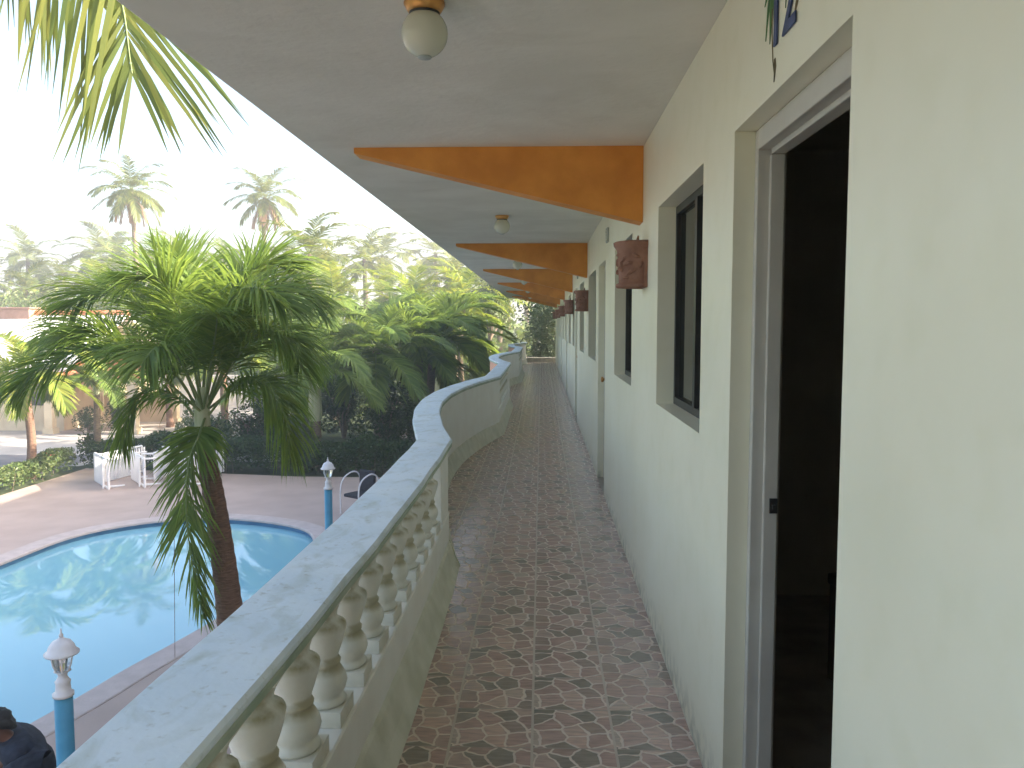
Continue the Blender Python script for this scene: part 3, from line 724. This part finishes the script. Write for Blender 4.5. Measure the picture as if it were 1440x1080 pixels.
# --- prototypes
palm_kind('royal', dict(seed=2, nf=20, length=3.0, leaf=.80, nl=58, w=.052, el0=82, el1=-15, droop=.7, lift=.35, k=100), 'leaf', [(0,0,0),(.03,0,.5),(0,.02,1.45)], .17, .15, shaft=(1.75,.21,.10), trunkm='trunk')
palm_kind('xmas', dict(seed=5, nf=17, length=2.0, leaf=.62, nl=50, w=.046, el0=82, el1=-20, droop=.55, lift=.5, k=105), 'leaf', [(0,0,0),(.05,0,1),(.02,.03,2.4)], .12, .09, shaft=(.6,.10,.06), trunkm='trunk')
palm_kind('xmas_bright', dict(seed=7, nf=17, length=2.0, leaf=.60, nl=48, w=.046, el0=75, el1=-25, droop=.6, lift=.4, k=100), 'leaf_bright', [(0,0,0),(.05,0,1),(-.03,.03,2.2)], .115, .09, shaft=(.5,.10,.06), trunkm='trunk_red')
palm_kind('tall_young', dict(seed=9, nf=21, length=2.8, leaf=.80, nl=52, w=.055, el0=85, el1=-30, droop=.6, lift=.4, k=85), 'leaf', [(0,0,0),(.1,0,1.4),(.05,.03,3.4)], .16, .11, trunkm='trunk')
palm_kind('coco', dict(seed=13, nf=24, length=3.0, leaf=.75, nl=34, w=.07, el0=80, el1=-40, droop=.7, lift=.15, k=75, segs=2), 'leaf_dull', [(0,0,0),(.3,.1,4),(.15,0,9),(0,0,13.2)], .22, .12, trunkm='trunk', dead=4)
palm_kind('grove', dict(seed=17, nf=16, length=3.3, leaf=.85, nl=24, w=.11, el0=80, el1=-35, droop=.6, lift=.15, k=75, segs=2), 'leaf_dull', [(0,0,0),(.2,.1,3),(0,0,8)], .22, .13, trunkm='trunk')
palm_kind('grove_bright', dict(seed=19, nf=16, length=3.0, leaf=.8, nl=24, w=.10, el0=80, el1=-30, droop=.5, lift=.2, k=80, segs=2), 'leaf_bright', [(0,0,0),(.2,.1,2.5),(0,0,6)], .2, .13, trunkm='trunk')
Gz = G - .06
place('royal', (-6.9, 25.0, Gz), 'stout palm with thick pale crownshaft behind the hedge, centre of the garden', rz=20)
for i, (k_, x, y, s_, rz, tl, lb_) in enumerate([
    ('tall_young', -5.35, 26.6, 1.05, 40, 0, 'dark palm with arching crown just right of the stout pale palm'),
    ('tall_young', -4.35, 29.0, 1.0, 100, 2, 'dark trunked palm leftmost of the cluster above the first curve of the balustrade'),
    ('tall_young', -3.95, 30.2, 1.12, 200, -2, 'dark trunked palm second in the cluster above the first curve of the balustrade'),
    ('tall_young', -3.75, 32.4, 1.1, 290, 3, 'dark trunked palm third in the cluster above the first curve of the balustrade'),
    ('grove_bright', -3.9, 36.0, .78, 10, 0, 'palm rightmost in the dark cluster, closest to the far parapet'),
    ('xmas', -8.3, 28.5, 1.35, 70, 0, 'mid green palm standing behind the near pool palm, right of its top'),
    ('xmas_bright', -13.0, 33.5, 1.35, 140, 0, 'yellow green palm in front of the orange roofed pavilion'),
    ('xmas_bright', -14.55, 22.9, 1.12, 30, 0, 'yellow green palm in the left hedge, at the left edge of the view'),
    ('xmas', -13.45, 24.6, .95, 200, 0, 'slim palm with reddish trunk at the far left corner of the pool deck'),
    ('xmas_bright', -15.8, 34.6, 1.2, 250, 0, 'slim pale trunked palm beside the sunny driveway'),
    ('grove_bright', -9.6, 38.0, .95, 0, 0, 'bright sunlit palm rising over the near pool palm'),
    ('grove_bright', -6.1, 40.0, .92, 80, 0, 'bright sunlit palm rising over the dark palms in the middle'),
    ('grove_bright', -4.0, 43.0, .98, 170, 0, 'bright sunlit palm above the dark cluster beside the roof edge'),
    ('grove', -11.5, 41.0, .98, 60, 0, 'taller dark palm head standing just right of the left tall coconut trunk'),
    ]):
    place(k_, (x, y, Gz), lb_, 'garden palms round the pool', s_, rz, tilt=tl)
place('coco', (-26.3, 53, Gz), 'tall coconut palm on the skyline, left one of the two tall ones', 'tall coconut palms on the skyline', .98, 30)
place('coco', (-20.0, 60, Gz), 'tall coconut palm on the skyline, right one of the two tall ones', 'tall coconut palms on the skyline', 1.02, 200, tilt=-1)
rng = random.Random(8)
hz = []
for row, (Y, n, h) in enumerate(((58, 11, .90), (72, 12, 1.12), (90, 12, 1.38))):
    for i in range(n):
        px_ = -40 + (780+row*20)*(i + rng.uniform(.1,.9))/n; hz.append(((px_-761)*Y/1165, Y+rng.uniform(-5,5), h*rng.uniform(.86,1.10), row))
for i, (x, y, s_, row) in enumerate(hz):
    place('grove' if (row or i % 2) else 'grove_bright', (x, y, Gz), 'coconut palm massed in the hazy grove behind the garden', 'hazy grove palms behind the garden', s_*(1 if (row or i % 2) else 1.25), rng.uniform(0,360))

# ------------------------------------------------------------------ leafy masses
def leaf_cloud(b, pts_fn, n, size, rng, tri=False):
    for _ in range(n):
        c = pts_fn(rng); a = Vector((rng.gauss(0,1), rng.gauss(0,1), rng.gauss(0,.7))).normalized(); q = Vector((rng.gauss(0,1), rng.gauss(0,1), rng.gauss(0,1)))
        u = a.cross(q).normalized(); s_ = size*rng.uniform(.6,1.4)
        b.face([c-a*s_, c+u*s_*.42, c+a*s_, c-u*s_*.42])
def hedge(name, P, wd, h, n, size, m, label, seed, flowers=0, cat='hedge'):
    rng = random.Random(seed); P = [Vector((*p, G)) for p in P]
    seg = [(P[i+1]-P[i]).length for i in range(len(P)-1)]; tot = sum(seg)
    def pt(r_):
        d = r_.uniform(0, tot); i = 0
        while d > seg[i] and i < len(seg)-1: d -= seg[i]; i += 1
        t_ = (P[i+1]-P[i]).normalized(); nn = Vector((-t_.y, t_.x, 0)); q = P[i]+t_*d
        hh = h*(1+.13*math.sin(q.x*2.1+q.y*1.3)+.08*math.sin(q.x*5.3+q.y*4.1)); a = r_.uniform(-1,1)
        z = hh*(1-.25*abs(a)**3)*r_.uniform(0,1)**.45
        return q + nn*wd*a*.5*r_.uniform(.85,1.1) + Vector((0,0,z))
    e = empty(name, P[0], label, cat)
    b = MB(); leaf_cloud(b, pt, n, size, rng); under(b.build('foliage', M[m]), e)
    b = MB(); k = int(tot/.35)
    for i in range(k):
        q = pt(rng); q.z = G; b.tube([q+Vector((0,0,-.08)), q+Vector((rng.uniform(-.1,.1), rng.uniform(-.1,.1), h*.7))], [.012,.005], 4)
    under(b.build('stems', M['trunk']), e)
    for i in range(flowers):
        q = pt(rng); q.z = G + h*rng.uniform(.8,1.05); b = MB()
        for j in range(7):
            a_ = R(j*51); d_ = Vector((math.cos(a_), math.sin(a_), .5)); v_ = Vector((-math.sin(a_), math.cos(a_), 0)); b.face([q, q+d_*.06+v_*.03, q+d_*.10, q+d_*.06-v_*.03])
        under(b.build('flower', M['flower']), e)
hedge('hedge', [(-13.9,24.6),(-10,24.3),(-7,23.9),(-3.5,23.7),(-1.7,23.7)], 1.0, .95, 26000, .055, 'shrub', 'long dark clipped hedge along the far edge of the pool deck', 31)
hedge('hedge', [(-13.9,12.5),(-14.1,18),(-14.25,24.2)], .75, .62, 14000, .055, 'shrub_light', 'low pale hedge with red flowers along the left edge of the pool deck', 32, flowers=7)
def bush(name, loc, rx, ry, h, n, size, m, label, seed, z0=.0, cat='shrub', stems=5, group=None):
    rng = random.Random(seed); e = empty(name, (loc[0], loc[1], G-.06), label, cat, group)
    lob = [(rng.uniform(-.45,.45)*rx, rng.uniform(-.45,.45)*ry, z0+rng.uniform(.3,.8)*(h-z0), rng.uniform(.35,.6)) for _ in range(7)]
    def pt(r_):
        lx, ly, lz, lr = r_.choice(lob); d = Vector((r_.gauss(0,1), r_.gauss(0,1), r_.gauss(0,1))).normalized()*r_.uniform(.5,1)**.5*lr
        z = lz + d.z*(h-z0)*.7
        return Vector((lx+d.x*rx, ly+d.y*ry, max(.05, min(h*1.08, z))))
    b = MB(); leaf_cloud(b, pt, n, size, rng); b.build('foliage', M[m], e)
    b = MB()
    for i in range(stems):
        b.tube([(0,0,-.1), (rng.uniform(-.2,.2)*rx, rng.uniform(-.2,.2)*ry, h*.4), (rng.uniform(-.5,.5)*rx, rng.uniform(-.5,.5)*ry, h*.8)], [.05,.035,.015], 6)
    b.build('stems', M['trunk'], e)
    return e
bush('shrub', (-5.0,26.2), 1.3, .8, 2.5, 5200, .06, 'shrub', 'dark rounded shrub mass behind the hedge under the palms', 41)
bush('shrub', (-7.3,24.9), .85, .5, 1.75, 2600, .07, 'feather', 'pale feathery shrub at the foot of the stout palm', 42)
bush('shrub', (-9.2,26.2), 1.6, .8, 1.9, 4200, .06, 'shrub', 'dark shrub behind the hedge left of the stout palm', 43)
bush('shrub', (-4.0,27.6), .7, .5, 1.7, 2200, .07, 'feather', 'pale shrub below the dark palm cluster', 44)
bush('shrub', (-11.6,28.2), 1.3, .8, 1.7, 3200, .06, 'shrub_light', 'yellow green shrub behind the hedge by the driveway', 45)
bush('shrub', (-18.2,32.5), .52, .5, 1.05, 2600, .04, 'shrub', 'round clipped dark bush beside the pavilion column', 46)
bush('shrub', (-17.6,33.6), .4, .4, 1.6, 2000, .05, 'shrub', 'upright dark bush right of the round clipped bush', 47)
bush('shrub', (-2.6,40), 1.5, 1.2, 3.2, 5200, .08, 'shrub_light', 'sunlit leafy shrub beside the far curve of the parapet', 48)
bush('shrub', (-1.9,34.4), .7, .9, 2.6, 2600, .07, 'shrub', 'dark bush just outside the far parapet', 49)
bush('shrub', (-7.6,31.5), 1.5, .9, 2.2, 4600, .07, 'shrub', 'dark green shrub deep in the garden behind the stout palm', 63)
bush('shrub', (-10.4,33), 1.6, .9, 2.1, 4600, .07, 'shrub', 'green shrub deep in the garden beside the driveway end', 64)
bush('shrub', (-8.8,37), 2.4, 1.0, 2.8, 6000, .08, 'shrub_light', 'sunlit shrub deep in the garden behind the dark ones', 65)
bush('shrub', (-5.6,34.8), 1.2, .8, 1.4, 2600, .07, 'shrub_light', 'low sunlit shrub beyond the pink garden path', 66)
# leafy (broadleaf) trees past the gallery end
def broadleaf(loc, h, spread, m, label, seed, n=9000, size=.10, trunkpath=None, pale=False, limbs=7):
    rng = random.Random(seed); e = empty('leafy_tree', (loc[0], loc[1], G-.06), label, 'tree')
    tp = trunkpath or [(0,0,-.1),(.1,0,h*.25),(.05,.1,h*.5)]
    b = MB(); b.tube(bez(tp, 6), [.16-.09*i/(6*(len(tp)-1)) for i in range(6*(len(tp)-1)+1)], 8)
    tips = []; top = Vector(tp[-1])
    for i in range(limbs):
        a = i*2.4+rng.uniform(-.4,.4); q = top.lerp(Vector(tp[-2]), rng.uniform(0,.6)); e1 = q+Vector((math.cos(a)*spread*rng.uniform(.4,.8), math.sin(a)*spread*rng.uniform(.4,.8), h*rng.uniform(.1,.42)))
        b.tube(bez([q, q.lerp(e1,.5)+Vector((0,0,.2)), e1], 4), [.07-.055*j/8 for j in range(9)], 6); tips.append(e1)
        for j in range(3):
            e2 = e1+Vector((rng.uniform(-1,1), rng.uniform(-1,1), rng.uniform(-.4,.9)))*spread*.38; b.tube([e1.lerp(q,.3), e2], [.025,.008], 4); tips.append(e2)
    b.build('trunk', M['white_bark' if pale else 'trunk'], e)
    cl = [(t_, rng.uniform(.18,.36)*spread) for t_ in tips]
    def pt(r_):
        c, rr = r_.choice(cl); d = Vector((r_.gauss(0,1), r_.gauss(0,1), r_.gauss(0,.8))).normalized()*rr*r_.uniform(.3,1); return c+d
    b = MB(); leaf_cloud(b, pt, n, size, rng); b.build('crown', M[m], e)
    return e
M['white_bark'] = simple('pale_bark', (.42,.40,.35), (.58,.55,.50), .9, 10, 40, .6)
broadleaf((-.1,38.5), 7.5, 2.8, 'feather', 'grey green tree with a pale slanting trunk past the end of the gallery', 51, 15000, .07, [(-.45,0,-.1),(-.3,0,2.4),(.25,0,4.2),(.9,.1,5.9)], True)
broadleaf((-3.2,50), 8.0, 3.0, 'shrub_light', 'sunlit yellow green tree seen under the far end of the roof', 52, 9000, .11)
broadleaf((2.8,44), 8.5, 3.5, 'shrub', 'dark leafy tree behind the gallery end', 53, 9000, .11)
broadleaf((-14,47), 6.0, 3.2, 'shrub_light', 'bright leafy tree behind the pavilion', 54, 8000, .12)
broadleaf((-20.5,45), 6.2, 3.2, 'shrub_light', 'bright leafy tree behind the white roof', 55, 8000, .12)
broadleaf((-27.5,47), 6.5, 3.0, 'shrub_light', 'leafy tree with dark fork left behind the white roof', 56, 7000, .12)
bush('shrub', (.15,35.6), 1.3, .8, 5.3, 14000, .065, 'feather', 'grey green bush filling the end of the gallery', 57)
# low stone wall and far understory
b = MB(); rng = random.Random(4)
e = empty('stone_wall', (.3, 33.9, G), 'low grey block wall across the end of the gallery', 'wall')
for r_ in range(8):
    for c_ in range(6):
        x0 = -1.3 + c_*.5 + (.25 if r_ % 2 else 0)
        b.box(x0+.006, x0+.494, 33.75, 34.0-rng.uniform(0,.012), G-.06+r_*.38+.005, G-.06+r_*.38+.375)
under(b.build('blocks', M['stone'], bevel=.01), e)
rng = random.Random(61)
b = MB()
def pt(r_):
    Y = r_.uniform(55, 120); x = r_.uniform(-.75, .12)*Y; h = (3.2+Y*.028)*(1+.3*math.sin(x*.5)+.2*math.sin(x*1.3+Y))
    return Vector((x, Y, G+h*r_.uniform(.05,1)))
leaf_cloud(b, pt, 26000, .42, rng)
tag(b.build('far_undergrowth', M['shrub_light']), kind='stuff')

# ------------------------------------------------------------------ buildings beyond the pool
e = empty('house', (-27, 36, G), 'low house with a broad sunlit white roof, left beyond the garden', 'house')
b = MB(); b.box(-38,-19.6,33.2,41.5,G-.06,-.2); under(b.build('house_wall', M['cream']), e)
b = MB()
for (x0,x1) in ((-40,-18.9),):
    b.face([(x0,32.4,-.25),(x1,32.4,-.25),(x1,37.4,1.98),(x0,37.4,1.98)]); b.face([(x0,32.4,-.37),(x0,37.4,1.86),(x1,37.4,1.86),(x1,32.4,-.37)])
    b.face([(x0,32.4,-.37),(x1,32.4,-.37),(x1,32.4,-.25),(x0,32.4,-.25)])
    b.face([(x0,42.4,-.25),(x0,37.4,1.98),(x1,37.4,1.98),(x1,42.4,-.25)]); b.face([(x1,32.4,-.37),(x1,37.4,1.86),(x1,37.4,1.98),(x1,32.4,-.25)]); b.face([(x1,37.4,1.86),(x1,42.4,-.37),(x1,42.4,-.25),(x1,37.4,1.98)])
rf = under(b.build('roof', M['roof_white']), e)
b = MB(); b.tube([(-40,37.4,2.02),(-18.85,37.4,2.02)], .13, 8); under(b.build('ridge_tiles', M['rtile']), e)
b = MB(); b.box(-27,-23.2,36.9,38.0,1.5,2.22); b.box(-27.1,-23.1,36.8,38.1,2.221,2.29); under(b.build('roof_tank', M['brownbox'], bevel=.03), e)
for x in (-36,-33,-30,-27,-24,-21.6):
    b = MB(); b.box(x,x+1.2,33.12,33.199,G+1.0,G+2.1); under(b.build('window', M['dark_metal']), e)
e = empty('pavilion', (-18.2, 33.5, G), 'open pavilion with orange tiled hip roof and cream columns', 'pavilion')
b = MB(); x0,x1,y0,y1 = -20.0,-15.9,32.0,36.4; z0,z1 = -.60,.15; xm0,xm1,ym = -18.9,-17.0,34.2
A,B_,C_,D = (x0,y0,z0),(x1,y0,z0),(x1,y1,z0),(x0,y1,z0); E_,F_ = (xm0,ym,z1),(xm1,ym,z1)
def tiles(b, a, c, d_, f_):    # ribbed slope between eave a-c and top d_-f_
    a,c,d_,f_ = map(Vector,(a,c,d_,f_)); n = max(6, int((c-a).length/.2)); nn = (c-a).cross(d_-a).normalized(); rows = [[],[]]
    for i in range(n*4+1):
        u = i/(n*4); o_ = nn*.035*abs(math.sin(math.pi*u*n)); rows[0].append(a.lerp(c,u)+o_); rows[1].append(d_.lerp(f_,u)+o_)
    b.grid(rows, False)
tiles(b,A,B_,E_,F_); tiles(b,B_,C_,F_,F_); tiles(b,C_,D,F_,E_); tiles(b,D,A,E_,E_); b.face([(p_[0],p_[1],z0-.05) for p_ in (A,D,C_,B_)])
under(b.build('roof', M['rtile']), e)
for x in (x0+.35, x1-.35):
    for y in (y0+.35, y1-.35):
        b = MB(); b.box(x-.16,x+.16,y-.16,y+.16,G-.06,z0-.052); b.box(x-.22,x+.22,y-.22,y+.22,G-.055,G+.18); under(b.build('column', M['cream'], bevel=.01), e)
b = MB(); b.box(x0+.6,x1-.6,y1-.4,y1-.3,G,z0-.9); under(b.build('back_wall', M['cream']), e)
e = empty('garden_wall', (-14, 44, G), 'low white boundary wall beyond the driveway', 'wall')
b = MB(); b.box(-40,-14.5,43.9,44.1,G-.06,G+1.5); b.box(-40,-14.5,43.86,44.14,G+1.501,G+1.58); under(b.build('rendered_wall', M['roof_white']), e)
# ------------------------------------------------------------------ lamps on blue posts
def lamp_post():
    e = empty('lamp_post', (0,0,0))
    b = MB(); b.lathe([(0,0),(.09,0),(.09,.05),(.063,.07),(.063,1.70),(.0,1.70)], n=20); b.build('post', M['blue_paint'], e)
    b = MB(); b.lathe([(.0,1.7005),(.072,1.7005),(.074,1.725),(.055,1.735),(.050,1.80),(.055,1.82),(.043,1.835),(.030,1.86),(.036,1.885),(.06,1.90),(.0,1.9005)], n=18); b.build('lamp_base', M['white_metal'], e)
    b = MB(); b.lathe([(.042,1.902),(.062,1.96),(.078,2.04)], n=6, smooth=False); b.build('lantern_glass', M['lglass'], e)
    for i in range(6):
        a = R(60*i); b = MB(); b.tube([(.046*math.cos(a),.046*math.sin(a),1.90),(.068*math.cos(a),.068*math.sin(a),1.96),(.084*math.cos(a),.084*math.sin(a),2.045)], .0055, 5); b.build('cage_bar', M['white_metal'], e)
    b = MB(); b.lathe([(.0,2.04),(.118,2.035),(.120,2.047),(.098,2.062),(.086,2.10),(.062,2.135),(.030,2.15),(.018,2.165),(.0,2.166)], n=18); lid = b.build('lantern_roof', M['white_metal'], e)
    b = MB(); b.lathe([(.0,2.1655),(.014,2.17),(.016,2.185),(.007,2.20),(.006,2.225),(.0,2.24)], n=10); b.build('finial', M['white_metal'], lid)
    return e
lp = lamp_post(); lp.location = (-3.51,5.8,G); lp.scale = (1,1,.95); tag(lp, 'blue lamp post with white lantern beside the person in dark clothes', 'lamp post', 'blue lamp posts by the pool')
l2 = copy_tree(lp); l2.location = (-3.44,13.15,G); l2.scale = (1,1,.985); l2['label'] = 'blue lamp post with white lantern at the far pool end, before the hedge'
# ------------------------------------------------------------------ white sun loungers stood on their sides
def lounger():
    e = empty('sun_lounger', (0,0,0)); W_ = .68
    b = MB()
    for s_ in (0, 1): b.tube(bez([(-.95,s_*W_,.30),(0,s_*W_,.31),(.35,s_*W_,.31),(.98,s_*W_,.34)], 4), .026, 6)
    b.tube([(-.95,0,.30),(-.95,W_,.30)], .026, 6); b.tube([(.98,0,.34),(.98,W_,.34)], .026, 6); b.build('frame', M['plastic'], e)
    b = MB()
    for i in range(11): b.box(-.92+i*.115,-.92+i*.115+.085,.02,W_-.02,.318,.332)
    b.build('seat', M['plastic'], e)
    b = MB()
    for i in range(6): b.box(.36+i*.10,.36+i*.10+.078,.02,W_-.02,.333+i*.02,.347+i*.02)
    b.build('backrest', M['plastic'], e)
    for x in (-.75,.75):
        for y in (.03,W_-.03):
            b = MB(); b.tube([(x,y,.31),(x*1.08,y,.16),(x*1.1,y,.0)], [.03,.026,.022], 6); b.build('leg', M['plastic'], e)
    return e
lo = lounger()
LL = [(-12.2,22.9,80,'white sun lounger on its side showing its slatted face, leftmost of the row'),
      (-11.5,21.9,312,'white sun lounger on its side nearest the pool, left of the hanging frond'),
      (-11.05,23.0,92,'white sun lounger on its side behind the hanging frond tips'),
      (-10.65,22.2,310,'white sun lounger on its side with its legs towards the palm trunk'),
      (-9.85,22.9,84,'white sun lounger on its side, farther one beside the palm trunk'),
      (-9.40,22.3,306,'white sun lounger on its side, rightmost, nearest the palm trunk')]
for i, (x, y, rz, lb_) in enumerate(LL):
    o = lo if i == 0 else copy_tree(lo)
    o.rotation_euler = (R(90), 0, R(rz)); o.location = (x, y, G+.028); tag(o, lb_, 'sun lounger', 'white sun loungers stored on their sides'); o.scale = (.8, 1.12, 1.25)
# ------------------------------------------------------------------ black padded chair by the far lamp post
e = empty('garden_chair', (-4.15, 18.6, G), 'black padded chair with curved pale frame beside the far blue lamp post', 'chair', rz=R(-35))
b = MB(); b.box(-.26,.26,-.25,.25,.40,.48); b.build('seat', M['black_fabric'], e, bevel=.03)
b = MB(); b.box(-.25,.25,.22,.30,.46,.98); b.build('backrest', M['black_fabric'], e, bevel=.035)
for s_ in (-1, 1):
    b = MB(); b.tube(bez([(s_*.30,.30,.02),(s_*.30,.34,.5),(s_*.30,.26,.86),(s_*.30,.0,.92),(s_*.30,-.27,.70),(s_*.30,-.30,.02)], 6), .018, 8); b.build('side_frame', M['white_metal'], e)
b = MB(); b.tube([(-.30,.0,.38),(.30,.0,.38)], .015, 6); b.tube([(-.30,.31,.2),(.30,.31,.2)], .015, 6); b.build('crossbar', M['white_metal'], e)
# ------------------------------------------------------------------ person seated by the pool, seen from above
def skin_obj(name, joints, edges, mat_, sub=2):
    me = bpy.data.meshes.new(name); me.from_pydata([j[0] for j in joints], edges, []); o = bpy.data.objects.new(name, me); col.objects.link(o); me.materials.append(mat_)
    md = o.modifiers.new('skin', 'SKIN'); md.use_smooth_shade = True
    for i, j in enumerate(joints):
        r_ = j[1]; me.skin_vertices[0].data[i].radius = r_ if isinstance(r_, tuple) else (r_, r_)
    me.skin_vertices[0].data[0].use_root = True
    ss = o.modifiers.new('sub', 'SUBSURF'); ss.levels = sub; ss.render_levels = sub
    dg = bpy.context.evaluated_depsgraph_get(); m2 = bpy.data.meshes.new_from_object(o.evaluated_get(dg)); o.modifiers.clear(); o.data = m2; m2.name = name
    for p_ in m2.polygons: p_.use_smooth = True
    if not m2.materials: m2.materials.append(mat_)
    return o
# local frame: person faces -X (towards the pool), seat 0.45 high
J = [((0,0,.56),(.15,.12)), ((.02,0,.74),(.14,.11)), ((-.02,0,.92),(.17,.12)), ((-.07,0,1.03),(.12,.09)), ((-.12,0,1.10),(.052,.052)), ((-.165,0,1.155),(.062,.062)), ((-.185,0,1.23),(.082,.098)), ((-.18,0,1.31),(.062,.072)),
     ((-.06,.18,1.00),(.06,.06)), ((-.10,.25,.76),(.042,.042)), ((-.33,.20,.66),(.030,.030)), ((-.39,.19,.655),(.034,.022)),
     ((-.06,-.18,1.00),(.06,.06)), ((-.08,-.26,.76),(.042,.042)), ((-.32,-.20,.66),(.030,.030)), ((-.38,-.19,.655),(.034,.022)),
     ((-.06,.09,.53),(.085,.085)), ((-.42,.11,.53),(.062,.062)), ((-.46,.11,.28),(.048,.048)), ((-.44,.11,.07),(.036,.036)), ((-.56,.12,.035),(.036,.028)),
     ((-.06,-.09,.53),(.085,.085)), ((-.42,-.11,.53),(.062,.062)), ((-.46,-.11,.28),(.048,.048)), ((-.44,-.11,.07),(.036,.036)), ((-.56,-.12,.035),(.036,.028))]
Ed = [(0,1),(1,2),(2,3),(3,4),(4,5),(5,6),(6,7),(3,8),(8,9),(9,10),(10,11),(3,12),(12,13),(13,14),(14,15),(0,16),(16,17),(17,18),(18,19),(19,20),(0,21),(21,22),(22,23),(23,24),(24,25)]
# five fingers on each hand, nose and ears grow from the same skeleton
for hb, s_ in ((11, 1), (15, -1)):
    hx, hy, hz_ = J[hb][0]
    for k_, (dy, L_) in enumerate(((-.026,.062),(-.009,.072),(.009,.068),(.025,.055))):
        i0 = len(J); J += [((hx-.045, hy+dy, hz_+.004), (.010,.010)), ((hx-.045-L_*.5, hy+dy*1.15, hz_-.006), (.0085,.0085)), ((hx-.045-L_, hy+dy*1.2, hz_-.026), (.007,.007))]
        Ed += [(hb, i0), (i0, i0+1), (i0+1, i0+2)]
    i0 = len(J); J += [((hx-.005, hy-s_*.038, hz_-.004), (.011,.011)), ((hx-.045, hy-s_*.055, hz_-.016), (.009,.009))]; Ed += [(hb, i0), (i0, i0+1)]
i0 = len(J); J += [((-.275,0,1.225),(.012,.014)), ((-.19,.088,1.235),(.010,.018)), ((-.19,-.088,1.235),(.010,.018))]; Ed += [(6,i0),(6,i0+1),(6,i0+2)]
pe = empty('person', (-4.12, 6.30, G), 'person with dark hair in a navy shirt seated by the pool, lower left', 'person', rz=R(42)); pe.scale = (1.18, 1.22, .98)
body = skin_obj('body', J, Ed, M['skin']); body.parent = pe
def ell(c, r_, m_, name, par, a0=0, a1=180, n=20):
    b = MB(); b.lathe([(math.sin(R(a0+(a1-a0)*i/10)), math.cos(R(a0+(a1-a0)*i/10))) for i in range(11)], n=n, M=Matrix.Diagonal((*r_,1))); o = b.build(name, m_)
    for v_ in o.data.vertices: v_.co += Vector(c)
    o.parent = par; return o
hair = ell((-.172,0,1.248), (.096,.092,.108), M['hair'], 'hair', pe, 0, 100)
rg = random.Random(2)
for v_ in hair.data.vertices:
    k_ = .006 if v_.co.z > 1.27 else .013
    v_.co += Vector((rg.uniform(-k_,k_), rg.uniform(-k_,k_), rg.uniform(-k_,k_))) + (Vector((.012, 0, -.03)) if v_.co.z < 1.26 and v_.co.x > -.17 else Vector((0,0,0)))
for s_ in (-1, 1): ell((-.262, s_*.032, 1.248), (.010,.014,.009), M['hair'], 'eye', pe)
ell((-.262,0,1.182), (.010,.026,.006), M['terracotta'], 'mouth', pe)
sh = skin_obj('shirt', [((0,0,.52),(.19,.155)), ((.02,0,.74),(.19,.155)), ((-.02,0,.92),(.22,.165)), ((-.07,0,1.04),(.16,.13)), ((-.10,0,1.09),(.085,.085)), ((-.06,.19,1.00),(.098,.098)), ((-.095,.25,.80),(.076,.076)), ((-.06,-.19,1.00),(.098,.098)), ((-.08,-.26,.80),(.076,.076))],
    [(0,1),(1,2),(2,3),(3,4),(3,5),(5,6),(3,7),(7,8)], M['shirt']); sh.parent = pe; sh.scale = (1.10, 1.06, 1.02)
tr_ = skin_obj('trousers', [((.0,0,.54),(.17,.13)), ((-.06,.10,.53),(.10,.10)), ((-.42,.11,.53),(.078,.078)), ((-.46,.11,.28),(.066,.066)), ((-.45,.11,.12),(.06,.06)), ((-.06,-.10,.53),(.10,.10)), ((-.42,-.11,.53),(.078,.078)), ((-.46,-.11,.28),(.066,.066)), ((-.45,-.11,.12),(.06,.06))],
    [(0,1),(1,2),(2,3),(3,4),(0,5),(5,6),(6,7),(7,8)], M['denim']); tr_.parent = pe
e = empty('plastic_chair', (-4.09, 6.33, G), 'white plastic chair under the seated person', 'chair', rz=R(42))
b = MB(); b.box(-.22,.24,-.24,.24,.405,.435); b.build('seat', M['plastic'], e, bevel=.012)
b = MB(); b.box(.215,.245,-.22,.22,.436,.80); b.build('backrest', M['plastic'], e, bevel=.012)
for sx_ in (-.19,.21):
    for sy_ in (-.21,.21):
        b = MB(); b.tube([(sx_,sy_,.41),(sx_*1.15,sy_*1.12,0)], [.024,.018], 6); b.build('leg', M['plastic'], e)
# ------------------------------------------------------------------ air
HAZE = .0030
if HAZE:
    b = MB(); b.box(-330,330,-70,340,G-3,17); hz_o = b.build('haze', M['white_metal'])
    m = bpy.data.materials.new('haze_air'); m.use_nodes = True; t = m.node_tree; t.nodes.clear()
    pv = t.nodes.new('ShaderNodeVolumePrincipled'); pv.inputs['Density'].default_value = HAZE; pv.inputs['Color'].default_value = (.95,.96,1,1); pv.inputs['Anisotropy'].default_value = .45
    mo = t.nodes.new('ShaderNodeOutputMaterial'); t.links.new(pv.outputs[0], mo.inputs['Volume'])
    hz_o.data.materials.clear(); hz_o.data.materials.append(m); tag(hz_o, kind='stuff')
for o in list(PAL.values()):
    if 'used' in o: del o['used']
